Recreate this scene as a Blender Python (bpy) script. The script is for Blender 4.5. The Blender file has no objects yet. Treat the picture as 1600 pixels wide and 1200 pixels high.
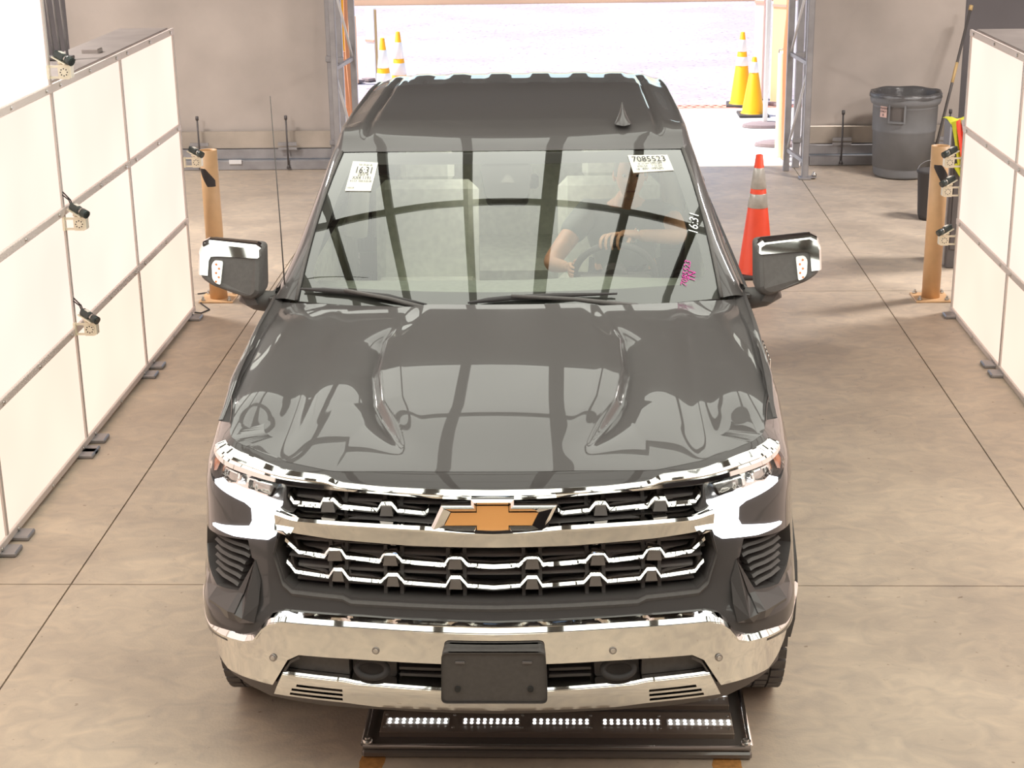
import bpy, bmesh, math, random, bisect
from mathutils import Vector, Matrix, Euler
from mathutils.geometry import delaunay_2d_cdt
random.seed(7)
scn = bpy.context.scene
PI = math.pi

# ------------------------------------------------------------------ camera
F_PX = 2552.99
cam_d = bpy.data.cameras.new('camera'); cam = bpy.data.objects.new('camera', cam_d)
scn.collection.objects.link(cam); scn.camera = cam
cam_d.sensor_width = 36; cam_d.lens = F_PX/1600*36; cam_d.clip_start = .05; cam_d.clip_end = 200
cam.matrix_world = Matrix(((0.9992374, 0.0029224, 0.0389364, 0.0),
                           (0.0360341, 0.3150201, -0.9484007, 0.0),
                           (-0.0150374, 0.9490805, 0.3146747, 3.15),
                           (0, 0, 0, 1)))
# ------------------------------------------------------------------ world, sun, exposure
w = bpy.data.worlds.new('sky'); scn.world = w; w.use_nodes = True
nt = w.node_tree; nt.nodes.clear()
wo = nt.nodes.new('ShaderNodeOutputWorld'); bg = nt.nodes.new('ShaderNodeBackground')
sky = nt.nodes.new('ShaderNodeTexSky'); sky.sky_type = 'NISHITA'; sky.sun_disc = False
sky.sun_elevation = math.radians(58); sky.sun_rotation = math.radians(-80); sky.altitude = 300
bg.inputs['Strength'].default_value = 0.30
nt.links.new(sky.outputs[0], bg.inputs[0]); nt.links.new(bg.outputs[0], wo.inputs[0])
sd = bpy.data.lights.new('sun', 'SUN'); sun = bpy.data.objects.new('sun', sd); scn.collection.objects.link(sun)
sd.energy = 6.9; sd.angle = .009; sd.color = (1, .95, .9)
sun.location = (-6, 20, 12)
sun.rotation_euler = Vector((-.52, .06, .85)).to_track_quat('Z', 'Y').to_euler()
scn.view_settings.view_transform = 'Standard'; scn.view_settings.look = 'None'
scn.view_settings.exposure = 0.14; scn.view_settings.gamma = 1.0; scn.view_settings.use_curve_mapping = False
scn.cycles.max_bounces = 8; scn.cycles.diffuse_bounces = 4; scn.cycles.glossy_bounces = 5
scn.cycles.transparent_max_bounces = 12; scn.cycles.transmission_bounces = 6
scn.cycles.use_denoising = True; scn.cycles.sample_clamp_indirect = 3
WALL_EMIT = 1.17; CANOPY_EMIT = 2.3; HALL_FILL_W = 260

# ------------------------------------------------------------------ materials
def S2L(c): return tuple(((v/255)/12.92 if v/255 <= .04045 else ((v/255+.055)/1.055)**2.4) for v in c)
def mat(name, col, rough=.5, metal=0., coat=0., noise=None, bump=None, emit=None, spec=.5, ior=1.45):
    m = bpy.data.materials.new(name); m.use_nodes = True
    nt = m.node_tree; b = nt.nodes['Principled BSDF']
    b.inputs['Base Color'].default_value = (*col, 1); b.inputs['Roughness'].default_value = rough
    b.inputs['Metallic'].default_value = metal; b.inputs['Coat Weight'].default_value = coat
    b.inputs['Coat Roughness'].default_value = .015; b.inputs['Specular IOR Level'].default_value = spec
    b.inputs['IOR'].default_value = ior
    tc = nt.nodes.new('ShaderNodeTexCoord')
    if noise:                                       # (scale, amount, detail)
        n = nt.nodes.new('ShaderNodeTexNoise'); n.inputs['Scale'].default_value = noise[0]
        n.inputs['Detail'].default_value = noise[2] if len(noise) > 2 else 5
        nt.links.new(tc.outputs['Object'], n.inputs['Vector'])
        r = nt.nodes.new('ShaderNodeValToRGB'); a = noise[1]
        r.color_ramp.elements[0].position = .3; r.color_ramp.elements[1].position = .7
        r.color_ramp.elements[0].color = (*[c*(1-a) for c in col], 1)
        r.color_ramp.elements[1].color = (*[min(1, c*(1+a)) for c in col], 1)
        nt.links.new(n.outputs['Fac'], r.inputs[0]); nt.links.new(r.outputs[0], b.inputs['Base Color'])
    if bump:                                        # (scale, strength)
        n = nt.nodes.new('ShaderNodeTexNoise'); n.inputs['Scale'].default_value = bump[0]; n.inputs['Detail'].default_value = 4
        nt.links.new(tc.outputs['Object'], n.inputs['Vector'])
        bp = nt.nodes.new('ShaderNodeBump'); bp.inputs['Strength'].default_value = bump[1]; bp.inputs['Distance'].default_value = .01
        nt.links.new(n.outputs['Fac'], bp.inputs['Height']); nt.links.new(bp.outputs[0], b.inputs['Normal'])
    if emit:
        b.inputs['Emission Color'].default_value = (*emit[0], 1); b.inputs['Emission Strength'].default_value = emit[1]
    return m
def glass_mat(name, tint, ior=1.5, gain=1.0, rough=.0):
    m = bpy.data.materials.new(name); m.use_nodes = True; nt = m.node_tree; nt.nodes.clear()
    o = nt.nodes.new('ShaderNodeOutputMaterial'); mx = nt.nodes.new('ShaderNodeMixShader')
    t = nt.nodes.new('ShaderNodeBsdfTransparent'); g = nt.nodes.new('ShaderNodeBsdfGlossy'); f = nt.nodes.new('ShaderNodeFresnel')
    mm = nt.nodes.new('ShaderNodeMath'); mm.operation = 'MULTIPLY'; mm.inputs[1].default_value = gain; mm.use_clamp = True
    t.inputs[0].default_value = (*tint, 1); g.inputs['Roughness'].default_value = rough; f.inputs[0].default_value = ior
    nt.links.new(f.outputs[0], mm.inputs[0]); nt.links.new(mm.outputs[0], mx.inputs[0])
    nt.links.new(t.outputs[0], mx.inputs[1]); nt.links.new(g.outputs[0], mx.inputs[2]); nt.links.new(mx.outputs[0], o.inputs[0])
    return m
def emit_mat(name, col, strength, noise=0.):
    m = bpy.data.materials.new(name); m.use_nodes = True; nt = m.node_tree; nt.nodes.clear()
    o = nt.nodes.new('ShaderNodeOutputMaterial'); e = nt.nodes.new('ShaderNodeEmission')
    e.inputs[0].default_value = (*col, 1); e.inputs[1].default_value = strength
    if noise:                                       # uneven lamps behind the diffuser sheet
        tc = nt.nodes.new('ShaderNodeTexCoord'); n = nt.nodes.new('ShaderNodeTexNoise'); n.inputs['Scale'].default_value = 1.3; n.inputs['Detail'].default_value = 1
        r = nt.nodes.new('ShaderNodeMapRange'); r.inputs['To Min'].default_value = strength*(1-noise); r.inputs['To Max'].default_value = strength*(1+noise)
        r.inputs['From Min'].default_value = .3; r.inputs['From Max'].default_value = .7
        nt.links.new(tc.outputs['Object'], n.inputs['Vector']); nt.links.new(n.outputs['Fac'], r.inputs['Value']); nt.links.new(r.outputs[0], e.inputs[1])
    nt.links.new(e.outputs[0], o.inputs[0]); return m

M = {}
M['paint'] = mat('black_paint', (.088, .080, .078), .35, 0, 1.0)
M['paint'].node_tree.nodes['Principled BSDF'].inputs['Coat IOR'].default_value = 1.36; M['paint'].node_tree.nodes['Principled BSDF'].inputs['Specular IOR Level'].default_value = .12
M['black_plastic'] = mat('black_plastic', (.11, .10, .095), .55, noise=(60, .08))
M['grille_black'] = mat('grille_black', (.20, .178, .17), .6)
M['matte_dark'] = mat('matte_dark', (.14, .125, .118), .8)
M['chrome'] = mat('chrome', (.86, .85, .83), .035, 1.0)
M['dark_chrome'] = mat('dark_chrome', (.34, .31, .29), .3, .6)
M['gold'] = mat('gold_enamel', S2L((255, 184, 112)), .45, 0, .1)
M['glass'] = glass_mat('windshield_glass', (.93, .955, .91), 1.5, 3.1)
M['side_glass'] = glass_mat('tinted_side_glass', (.35, .38, .36), 1.5, 1.5)
M['door_glass'] = glass_mat('door_glass', (.75, .80, .75), 1.5, 1.5)
M['clear'] = glass_mat('clear_lens', (.97, .97, .97), 1.45, 1.2)
M['frit'] = mat('black_frit', (.12, .112, .108), .4)
M['drl'] = emit_mat('running_light', (.93, .95, 1.0), 3.2)
M['amber'] = mat('amber_lens', S2L((250, 160, 110)), .25, 0, .8)
M['lampsilver'] = mat('lamp_reflector', (.80, .78, .74), .16, .9)
M['lampgrey'] = mat('lamp_projector', (.62, .58, .54), .1, .6, 1.)
M['tire'] = mat('tire_rubber', (.12, .11, .105), .8, noise=(30, .15))
M['rim'] = mat('alloy_rim', (.6, .6, .6), .25, 1.)
M['dash'] = mat('dashboard_vinyl', (.36, .38, .32), .7, noise=(40, .1))
M['seat'] = mat('seat_fabric', (.58, .60, .50), .8, noise=(30, .1))
M['headliner'] = mat('headliner', (.55, .55, .48), .9)
M['white_paper'] = mat('paper_label', (.86, .84, .76), .6)
M['ink'] = mat('black_ink', (.03, .03, .03), .6)
M['pinkink'] = mat('magenta_marker', S2L((200, 60, 150)), .6)
M['whiteink'] = mat('white_marker', (.9, .92, .9), .6)
M['skin'] = mat('skin', S2L((222, 170, 135)), .55, noise=(25, .06), bump=(60, .15))
M['shirt'] = mat('grey_shirt', (.22, .235, .22), .85, noise=(20, .1), bump=(25, .4))
M['trousers'] = mat('dark_trousers', (.06, .06, .07), .85)
M['hair'] = mat('grey_hair', (.25, .23, .21), .8)
M['alu'] = mat('aluminium_rail', (.78, .68, .63), .6, .05)
M['boltm'] = mat('bolt_steel', (.6, .57, .53), .3, .9)
M['panel'] = emit_mat('diffuser_cream', (1.0, .765, .655), WALL_EMIT, .05)
M['panel_low'] = emit_mat('diffuser_warm', (1.0, .75, .61), WALL_EMIT*.96, .05)
M['panel_top'] = emit_mat('diffuser_white', (1.0, .84, .76), WALL_EMIT*1.15, .05)
M['seam'] = mat('seam_bar', (.62, .56, .52), .6)
M['fill_diff'] = emit_mat('fill_diffuser', (1, .95, .9), 2.)  # glow of the added hall and cab fill lamps
M['canopy'] = emit_mat('canopy_diffuser', (.99, 1.0, .90), CANOPY_EMIT, .04)
M['boxback'] = mat('lightbox_shell', (.30, .26, .24), .5, .2, noise=(4, .12))
M['frame_dark'] = mat('canopy_frame', (.10, .10, .09), .5)
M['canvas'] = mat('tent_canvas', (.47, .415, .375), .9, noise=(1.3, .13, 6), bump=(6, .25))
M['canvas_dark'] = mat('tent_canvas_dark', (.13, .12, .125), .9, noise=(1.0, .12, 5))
M['canvas_hem'] = mat('canvas_hem', (.45, .39, .33), .9, noise=(3, .15))
M['steel_grey'] = mat('galvanised_steel', (.36, .35, .36), .45, .5, noise=(6, .15))
M['steel_dark'] = mat('dark_steel', (.13, .12, .12), .5, .4)
M['steel_white'] = mat('painted_white_steel', (.75, .74, .74), .4)
M['bollard'] = mat('tan_bollard_paint', S2L((228, 186, 140)), .45, noise=(9, .06))
M['black_tape'] = mat('black_tape', (.06, .055, .06), .5)
M['rubber'] = mat('black_rubber', (.06, .055, .055), .7)
M['cone'] = mat('orange_cone_vinyl', S2L((252, 84, 52)), .5, noise=(12, .05), emit=None)
M['cone_out'] = mat('yellow_orange_cone_vinyl', S2L((255, 178, 20)), .5)
M['reflect'] = mat('reflective_collar', (.52, .50, .46), .35, .2, noise=(30, .1))
M['reflect_out'] = mat('white_collar', (.85, .82, .8), .4)
M['bin'] = mat('grey_bin_plastic', (.20, .205, .215), .5, noise=(5, .1))
M['liner'] = mat('bin_liner', (.10, .095, .095), .3, bump=(14, .8))
M['camplastic'] = mat('camera_body', (.045, .06, .058), .35)
M['bracket'] = mat('cream_bracket', (.83, .78, .62), .35, .2)
M['lens'] = mat('lens_glass', (.03, .04, .04), .08, 0, 1.)
M['tray'] = mat('tray_black_acrylic', (.17, .15, .135), .14, .1, .6)
M['tray_plate'] = mat('tray_bronze_plate', (.36, .29, .235), .3, .3)
M['led_lens'] = mat('led_cover', (.8, .75, .68), .2)
M['led'] = emit_mat('led', (.9, .95, 1.0), 6.)
M['vest_y'] = mat('vest_yellow', S2L((190, 190, 50)), .8, bump=(30, .5))
M['vest_o'] = mat('vest_orange', S2L((255, 90, 70)), .8)
M['vest_s'] = mat('vest_silver', (.5, .5, .52), .4)
M['apron'] = mat('apron_concrete', (.72, .68, .66), .9, noise=(2, .05))
M['yellow'] = mat('yellow_paint', S2L((255, 190, 40)), .5)
M['peach'] = mat('peach_panel', S2L((255, 205, 160)), .8)
M['pinkpanel'] = mat('pale_barrier_panel', S2L((250, 215, 200)), .8)
M['white_post'] = mat('white_post_paint', (.85, .82, .78), .5)
M['curtain'] = mat('orange_tan_curtain', S2L((214, 150, 110)), .85, bump=(8, .4))
M['orangepaint'] = mat('orange_floor_paint', S2L((190, 135, 75)), .8, noise=(40, .25))
M['grate'] = mat('red_drain_grate', S2L((235, 170, 150)), .6)
M['pole'] = mat('dark_pole', (.10, .09, .085), .5)
M['wood'] = mat('pale_wood', S2L((200, 170, 120)), .6)
M['mirrorglass'] = mat('mirror_glass', (.8, .8, .8), .01, 1.)
M['red'] = mat('red_lens', (.5, .03, .02), .2, 0, 1.)

def floor_mat():
    m = bpy.data.materials.new('polished_concrete'); m.use_nodes = True; nt = m.node_tree; b = nt.nodes['Principled BSDF']
    L = nt.links.new; N = nt.nodes.new
    geo = N('ShaderNodeNewGeometry')
    def noise(sc, det, vec=None, dist=0.):
        n = N('ShaderNodeTexNoise'); n.inputs['Scale'].default_value = sc; n.inputs['Detail'].default_value = det; n.inputs['Distortion'].default_value = dist
        L(vec or geo.outputs['Position'], n.inputs['Vector']); return n
    mp = N('ShaderNodeMapping'); mp.inputs['Scale'].default_value = (1, 1.35, 1); L(geo.outputs['Position'], mp.inputs[0])
    n1 = noise(.9, 6, mp.outputs[0], .6); n2 = noise(7, 8, mp.outputs[0], 1.2); n3 = noise(90, 3)
    r1 = N('ShaderNodeValToRGB'); r1.color_ramp.elements[0].position = .32; r1.color_ramp.elements[1].position = .68
    r1.color_ramp.elements[0].color = (.50, .42, .34, 1); r1.color_ramp.elements[1].color = (.66, .56, .445, 1)
    L(n1.outputs['Fac'], r1.inputs[0])
    r2 = N('ShaderNodeValToRGB'); r2.color_ramp.elements[0].position = .3; r2.color_ramp.elements[1].position = .75
    r2.color_ramp.elements[0].color = (.82, .81, .82, 1); r2.color_ramp.elements[1].color = (1.10, 1.07, 1.03, 1)
    L(n2.outputs['Fac'], r2.inputs[0])
    mx = N('ShaderNodeMix'); mx.data_type = 'RGBA'; mx.blend_type = 'MULTIPLY'; mx.inputs['Factor'].default_value = 1
    L(r1.outputs[0], mx.inputs[6]); L(r2.outputs[0], mx.inputs[7])
    # small pits and specks
    r3 = N('ShaderNodeValToRGB'); r3.color_ramp.elements[0].position = .22; r3.color_ramp.elements[1].position = .30
    r3.color_ramp.elements[0].color = (.55, .5, .45, 1); r3.color_ramp.elements[1].color = (1, 1, 1, 1)
    n4 = noise(26, 2); L(n4.outputs['Fac'], r3.inputs[0])
    mx2 = N('ShaderNodeMix'); mx2.data_type = 'RGBA'; mx2.blend_type = 'MULTIPLY'; mx2.inputs['Factor'].default_value = 1
    L(mx.outputs[2], mx2.inputs[6]); L(r3.outputs[0], mx2.inputs[7]); L(mx2.outputs[2], b.inputs['Base Color'])
    rr = N('ShaderNodeMapRange'); rr.inputs['To Min'].default_value = .38; rr.inputs['To Max'].default_value = .6
    L(n2.outputs['Fac'], rr.inputs['Value']); L(rr.outputs[0], b.inputs['Roughness'])
    bp = N('ShaderNodeBump'); bp.inputs['Strength'].default_value = .12; bp.inputs['Distance'].default_value = .01
    L(n3.outputs['Fac'], bp.inputs['Height']); L(bp.outputs[0], b.inputs['Normal'])
    b.inputs['Specular IOR Level'].default_value = .35
    return m
M['floor'] = floor_mat()
def asphalt_mat():
    m = bpy.data.materials.new('sunlit_asphalt'); m.use_nodes = True; nt = m.node_tree; b = nt.nodes['Principled BSDF']
    L = nt.links.new; N = nt.nodes.new; geo = N('ShaderNodeNewGeometry')
    n = N('ShaderNodeTexNoise'); n.inputs['Scale'].default_value = 14; n.inputs['Detail'].default_value = 2; L(geo.outputs['Position'], n.inputs[0])
    r = N('ShaderNodeValToRGB'); e = r.color_ramp.elements; e[0].position = .28; e[1].position = .42
    e[0].color = (.24, .18, .19, 1); e[1].color = (.40, .352, .36, 1)
    L(n.outputs['Fac'], r.inputs[0])
    n2 = N('ShaderNodeTexNoise'); n2.inputs['Scale'].default_value = .5; n2.inputs['Detail'].default_value = 4; L(geo.outputs['Position'], n2.inputs[0])
    r2 = N('ShaderNodeValToRGB'); r2.color_ramp.elements[0].position = .4; r2.color_ramp.elements[1].position = .6
    r2.color_ramp.elements[0].color = (.92, .90, .92, 1); r2.color_ramp.elements[1].color = (1.12, 1.12, 1.12, 1); L(n2.outputs['Fac'], r2.inputs[0])
    mx = N('ShaderNodeMix'); mx.data_type = 'RGBA'; mx.blend_type = 'MULTIPLY'; mx.inputs['Factor'].default_value = 1
    L(r.outputs[0], mx.inputs[6]); L(r2.outputs[0], mx.inputs[7]); L(mx.outputs[2], b.inputs['Base Color'])
    b.inputs['Roughness'].default_value = .9; return m
M['asphalt'] = asphalt_mat()

# ------------------------------------------------------------------ helpers
C = scn.collection
def tag(o, label=None, cat=None, group=None, kind=None):
    if label: o['label'] = label
    if cat: o['category'] = cat
    if group: o['group'] = group
    if kind: o['kind'] = kind
    return o
def empty(name, loc=(0, 0, 0), rz=0., label=None, cat=None, group=None):
    o = bpy.data.objects.new(name, None); C.objects.link(o); o.location = loc; o.rotation_euler = (0, 0, rz); o.empty_display_size = .2
    return tag(o, label, cat, group)
def link(name, me, m, parent=None, label=None):
    if m is not None:
        for x in (m if isinstance(m, (list, tuple)) else [m]): me.materials.append(x)
    o = bpy.data.objects.new(name, me); C.objects.link(o)
    if parent: o.parent = parent
    if label: o['label'] = label
    return o
def raw(name, verts, faces, m, parent=None, smooth=False, label=None, fmat=None):
    me = bpy.data.meshes.new(name); me.from_pydata([tuple(v) for v in verts], [], faces); me.update()
    if smooth: me.polygons.foreach_set('use_smooth', [True]*len(me.polygons))
    o = link(name, me, m, parent, label)
    if fmat: me.polygons.foreach_set('material_index', fmat)
    return o
def copy_tree(o, parent=None):
    c = o.copy(); C.objects.link(c)
    if parent: c.parent = parent
    for ch in list(o.children): copy_tree(ch, c)
    return c
class MB:
    """collects shapes into one mesh"""
    def __init__(s): s.v = []; s.f = []; s.mi = []; s.sm = []
    def add(s, vs, fs, mi=0, sm=False):
        k = len(s.v); s.v += [tuple(v) for v in vs]; s.f += [tuple(i+k for i in f) for f in fs]; s.mi += [mi]*len(fs); s.sm += [sm]*len(fs); return s
    def box(s, c, d, rot=None, mi=0, bev=0.):
        hx, hy, hz = d[0]/2, d[1]/2, d[2]/2
        if bev and min(hx, hy, hz) > bev:
            b = bev; pts = []; idx = {}
            for sx in (-1, 1):
                for sy in (-1, 1):
                    for sz in (-1, 1):
                        for ax in range(3):
                            p = [sx*(hx-b), sy*(hy-b), sz*(hz-b)]; p[ax] += (sx, sy, sz)[ax]*b
                            idx[(sx, sy, sz, ax)] = len(pts); pts.append(p)
            fs = []
            for ax in range(3):
                o1, o2 = (ax+1) % 3, (ax+2) % 3
                for sg in (-1, 1):
                    q = []
                    for a, bb in ((-1, -1), (1, -1), (1, 1), (-1, 1)):
                        t = [0, 0, 0]; t[ax] = sg; t[o1] = a; t[o2] = bb; q.append(idx[(*t, ax)])
                    fs.append(q if sg > 0 else q[::-1])
            for ax in range(3):
                o1, o2 = (ax+1) % 3, (ax+2) % 3
                for a in (-1, 1):
                    for bb in (-1, 1):
                        t0 = [0, 0, 0]; t0[ax] = -1; t0[o1] = a; t0[o2] = bb; t1 = list(t0); t1[ax] = 1
                        q = [idx[(*t0, o1)], idx[(*t1, o1)], idx[(*t1, o2)], idx[(*t0, o2)]]
                        fs.append(q if a*bb > 0 else q[::-1])
            for sx in (-1, 1):
                for sy in (-1, 1):
                    for sz in (-1, 1):
                        q = [idx[(sx, sy, sz, k)] for k in range(3)]; fs.append(q if sx*sy*sz > 0 else q[::-1])
        else:
            pts = [(x, y, z) for x in (-hx, hx) for y in (-hy, hy) for z in (-hz, hz)]
            fs = [(0, 1, 3, 2), (4, 6, 7, 5), (0, 4, 5, 1), (2, 3, 7, 6), (0, 2, 6, 4), (1, 5, 7, 3)]
        R = rot if rot is not None else Matrix.Identity(3)
        if isinstance(R, (tuple, list)): R = Euler(R).to_matrix()
        return s.add([Vector(c)+R @ Vector(p) for p in pts], fs, mi)
    def cyl(s, a, b, r0, r1=None, n=16, mi=0, caps=True, sm=True):
        a, b = Vector(a), Vector(b); r1 = r0 if r1 is None else r1; d = (b-a).normalized()
        u = d.orthogonal().normalized(); v = d.cross(u)
        A = [a+(u*math.cos(2*PI*i/n)+v*math.sin(2*PI*i/n))*r0 for i in range(n)]; B = [b+(u*math.cos(2*PI*i/n)+v*math.sin(2*PI*i/n))*r1 for i in range(n)]
        s.add(A+B, [(i, (i+1) % n, n+(i+1) % n, n+i) for i in range(n)], mi, sm)
        if caps:
            s.add(A, [tuple(range(n))[::-1]], mi); s.add(B, [tuple(range(n))], mi)
        return s
    def tube(s, path, r, n=10, mi=0, close=False):
        P = [Vector(p) for p in path]; rings = []; N = len(P); up = None
        for i, p in enumerate(P):
            if close: d = P[(i+1) % N]-P[i-1]
            else: d = P[min(i+1, N-1)]-P[max(i-1, 0)]
            d.normalize()
            u = (d.orthogonal() if up is None else (up-d*up.dot(d))).normalized(); up = u; v = d.cross(u)
            rr = r[i] if isinstance(r, (list, tuple)) else r
            rings.append([p+(u*math.cos(2*PI*k/n)+v*math.sin(2*PI*k/n))*rr for k in range(n)])
        fs = []
        for i in range(N if close else N-1):
            j = (i+1) % N
            for k in range(n): fs.append((i*n+k, i*n+(k+1) % n, j*n+(k+1) % n, j*n+k))
        if not close: fs += [tuple(range(n))[::-1], tuple((N-1)*n+k for k in range(n))]
        return s.add([q for r_ in rings for q in r_], fs, mi, True)
    def lathe(s, prof, o=(0, 0, 0), axis='Z', n=32, mi=0, sm=True):
        o = Vector(o); vs = []
        for r, h in prof:
            for k in range(n):
                a = 2*PI*k/n; c, d = r*math.cos(a), r*math.sin(a)
                vs.append(o+Vector({'Z': (c, d, h), 'X': (h, c, d), 'Y': (c, h, -d)}[axis]))
        fs = [(i*n+k, i*n+(k+1) % n, (i+1)*n+(k+1) % n, (i+1)*n+k) for i in range(len(prof)-1) for k in range(n)]
        return s.add(vs, fs, mi, sm)
    def prism(s, poly, f0, f1, mi=0):
        """poly of 2D points, f0/f1 map a 2D point to 3D (two faces)"""
        n = len(poly); A = [f0(*p) for p in poly]; B = [f1(*p) for p in poly]
        return s.add(A+B, [tuple(range(n)), tuple(range(2*n-1, n-1, -1))]+[(i, n+i, n+(i+1) % n, (i+1) % n) for i in range(n)], mi)
    def grid(s, fn, nu, nv, mi=0, sm=True, flip=False):
        vs = [fn(i/nu, j/nv) for i in range(nu+1) for j in range(nv+1)]; q = nv+1
        fs = [(i*q+j, (i+1)*q+j, (i+1)*q+j+1, i*q+j+1) for i in range(nu) for j in range(nv)]
        if flip: fs = [f[::-1] for f in fs]
        return s.add(vs, fs, mi, sm)
    def ball(s, c, r, n=12, mi=0, sc=(1, 1, 1)):
        c = Vector(c); vs = []; m = n//2
        for i in range(m+1):
            t = PI*i/m
            for k in range(n):
                a = 2*PI*k/n; vs.append(c+Vector((r*sc[0]*math.sin(t)*math.cos(a), r*sc[1]*math.sin(t)*math.sin(a), r*sc[2]*math.cos(t))))
        return s.add(vs, [(i*n+k, (i+1)*n+k, (i+1)*n+(k+1) % n, i*n+(k+1) % n) for i in range(m) for k in range(n)], mi, True)
    def build(s, name, m, parent=None, label=None, fix=True):
        me = bpy.data.meshes.new(name); me.from_pydata(s.v, [], s.f); me.update()
        me.polygons.foreach_set('material_index', s.mi); me.polygons.foreach_set('use_smooth', s.sm)
        if fix:
            bm = bmesh.new(); bm.from_mesh(me); bmesh.ops.remove_doubles(bm, verts=bm.verts, dist=1e-5)
            bmesh.ops.recalc_face_normals(bm, faces=bm.faces); bm.to_mesh(me); bm.free()
        return link(name, me, m, parent, label)
def text(name, body, size, mtx, m, parent, ext=.0004, shear=0., label=None, ax='CENTER'):
    cu = bpy.data.curves.new(name, 'FONT'); cu.body = body; cu.size = size; cu.extrude = ext; cu.shear = shear
    cu.align_x = ax; cu.align_y = 'CENTER'; cu.resolution_u = 2
    t = bpy.data.objects.new('tmp', cu); C.objects.link(t)
    me = bpy.data.meshes.new_from_object(t.evaluated_get(bpy.context.evaluated_depsgraph_get()))
    bpy.data.objects.remove(t); me.transform(mtx); me.materials.clear()
    return link(name, me, m, parent, label)
# ------------------------------------------------------------------ the hall
B = MB(); B.box((0, 5, -.11), (17, 23.1, .196)); floor = B.build('floor', M['matte_dark']); tag(floor, kind='structure')
XS = [-8.4, -6.76, -2.28, 2.2, 6.68, 8.4]; YS = [-6.3, -3.35, 1.65, 6.64, 11.63, 16.55]
for i in range(5):
    for j in range(5):
        x0, x1, y0, y1 = XS[i]+.004, XS[i+1]-.004, YS[j]+.004, YS[j+1]-.004
        b = MB().box(((x0+x1)/2, (y0+y1)/2, -.006), (x1-x0, y1-y0, .012)); b.build('concrete_slab', M['floor'], floor)
B = MB().box((0, 16.84, -.1), (17, .56, .194)); o = B.build('threshold', M['apron']); tag(o, kind='structure')
B = MB().box((0, 18.72, -.1), (30, 3.16, .19)); o = B.build('apron', M['apron']); tag(o, kind='structure')
B = MB().box((0, 45, -.12), (90, 49, .215)); o = B.build('road', M['asphalt']); tag(o, kind='structure')
B = MB(); B.box((0, 34.6, .1), (90, .4, .3), bev=.03); o = B.build('trim_1', M['peach']); tag(o, kind='structure')
B = MB(); B.box((0, 60, .5), (90, .5, 1.0)); o = B.build('wall_outside', M['pinkpanel']); tag(o, kind='structure')
# trench drain
dr = empty('trench_drain', (0, 20.4, 0), 0, 'red and dark slotted trench drain grate across the sunlit apron', 'drain')
MB().box((0, 0, -.05), (30, .2, .07)).build('channel', M['matte_dark'], dr)
B = MB()
for yy in (-.1, 0, .1): B.box((0, yy, -.004), (30, .022, .02))
B.build('grate_rail', M['grate'], dr)
B = MB()
for k in range(-22, 62):
    x = k*.11
    B.box((x, -.05, -.006), (.05, .09, .018), (0, 0, .5)); B.box((x+.05, .05, -.006), (.05, .09, .018), (0, 0, .5))
tag(B.build('grate_bar', M['grate'], dr), kind='stuff')

def canvas(name, x0, x1, z1, y, m, seed, amp=.025):
    rr = random.Random(seed); ph = [(rr.uniform(2, 9), rr.uniform(0, 6), rr.uniform(.3, 1)) for _ in range(5)]
    def f(u, v):
        x = x0+(x1-x0)*u; z = .12+(z1-.12)*v
        d = sum(a*math.sin(w_*x+p+.6*math.sin(z*1.3+p)) for w_, p, a in ph)*amp/2.2
        return (x, y+d*(.35+.65*min(1, v*2)), z)
    n = max(10, int((x1-x0)*16)); B = MB().grid(f, n, 18)
    return tag(B.build(name, m), kind='structure')
FY = 16.62
canvas('wall_far_left', -5.12, -2.44, 5.0, FY, M['canvas'], 1)
canvas('wall_far_right', 2.36, 3.86, 5.0, FY, M['canvas'], 2)
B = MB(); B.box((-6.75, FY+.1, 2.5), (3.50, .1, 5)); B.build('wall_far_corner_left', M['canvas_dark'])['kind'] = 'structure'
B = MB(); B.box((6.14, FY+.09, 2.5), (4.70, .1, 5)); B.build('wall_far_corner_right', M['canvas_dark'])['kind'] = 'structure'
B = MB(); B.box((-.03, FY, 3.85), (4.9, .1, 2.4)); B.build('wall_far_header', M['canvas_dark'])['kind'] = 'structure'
B = MB()
for x0, x1 in ((-5.12, -2.44), (2.36, 3.88)): B.box(((x0+x1)/2, FY-.05, .30), (x1-x0, .04, .17), (.05, 0, 0))
B.build('trim_2', M['canvas_hem'])['kind'] = 'structure'
B = MB()
for x0, x1 in ((-5.12, -2.44), (2.36, 3.88)):
    B.box(((x0+x1)/2, FY-.10, .05), (x1-x0, .10, .10), bev=.008); B.box(((x0+x1)/2, FY-.07, .155), (x1-x0, .05, .10), bev=.006)
B.build('baseboard_far', M['steel_grey'])['kind'] = 'structure'
for sx, nm in ((-8.3, 'wall_left'), (8.3, 'wall_right')):
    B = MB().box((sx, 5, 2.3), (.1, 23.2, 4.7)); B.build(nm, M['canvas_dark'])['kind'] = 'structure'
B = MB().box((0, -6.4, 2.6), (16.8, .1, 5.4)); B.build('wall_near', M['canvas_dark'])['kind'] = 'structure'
B = MB()
for s in (-1, 1):
    B.add([(s*8.35, -6.4, 4.4), (0, -6.4, 5.9), (0, 16.68, 5.9), (s*8.35, 16.68, 4.4)], [(0, 1, 2, 3) if s < 0 else (3, 2, 1, 0)])
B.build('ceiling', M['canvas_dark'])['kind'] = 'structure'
B = MB(); B.add([(-8.35, FY, 4.4), (8.35, FY, 4.4), (0, FY, 5.95)], [(0, 1, 2)]); B.build('wall_far_gable', M['canvas_dark'])['kind'] = 'structure'
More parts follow.
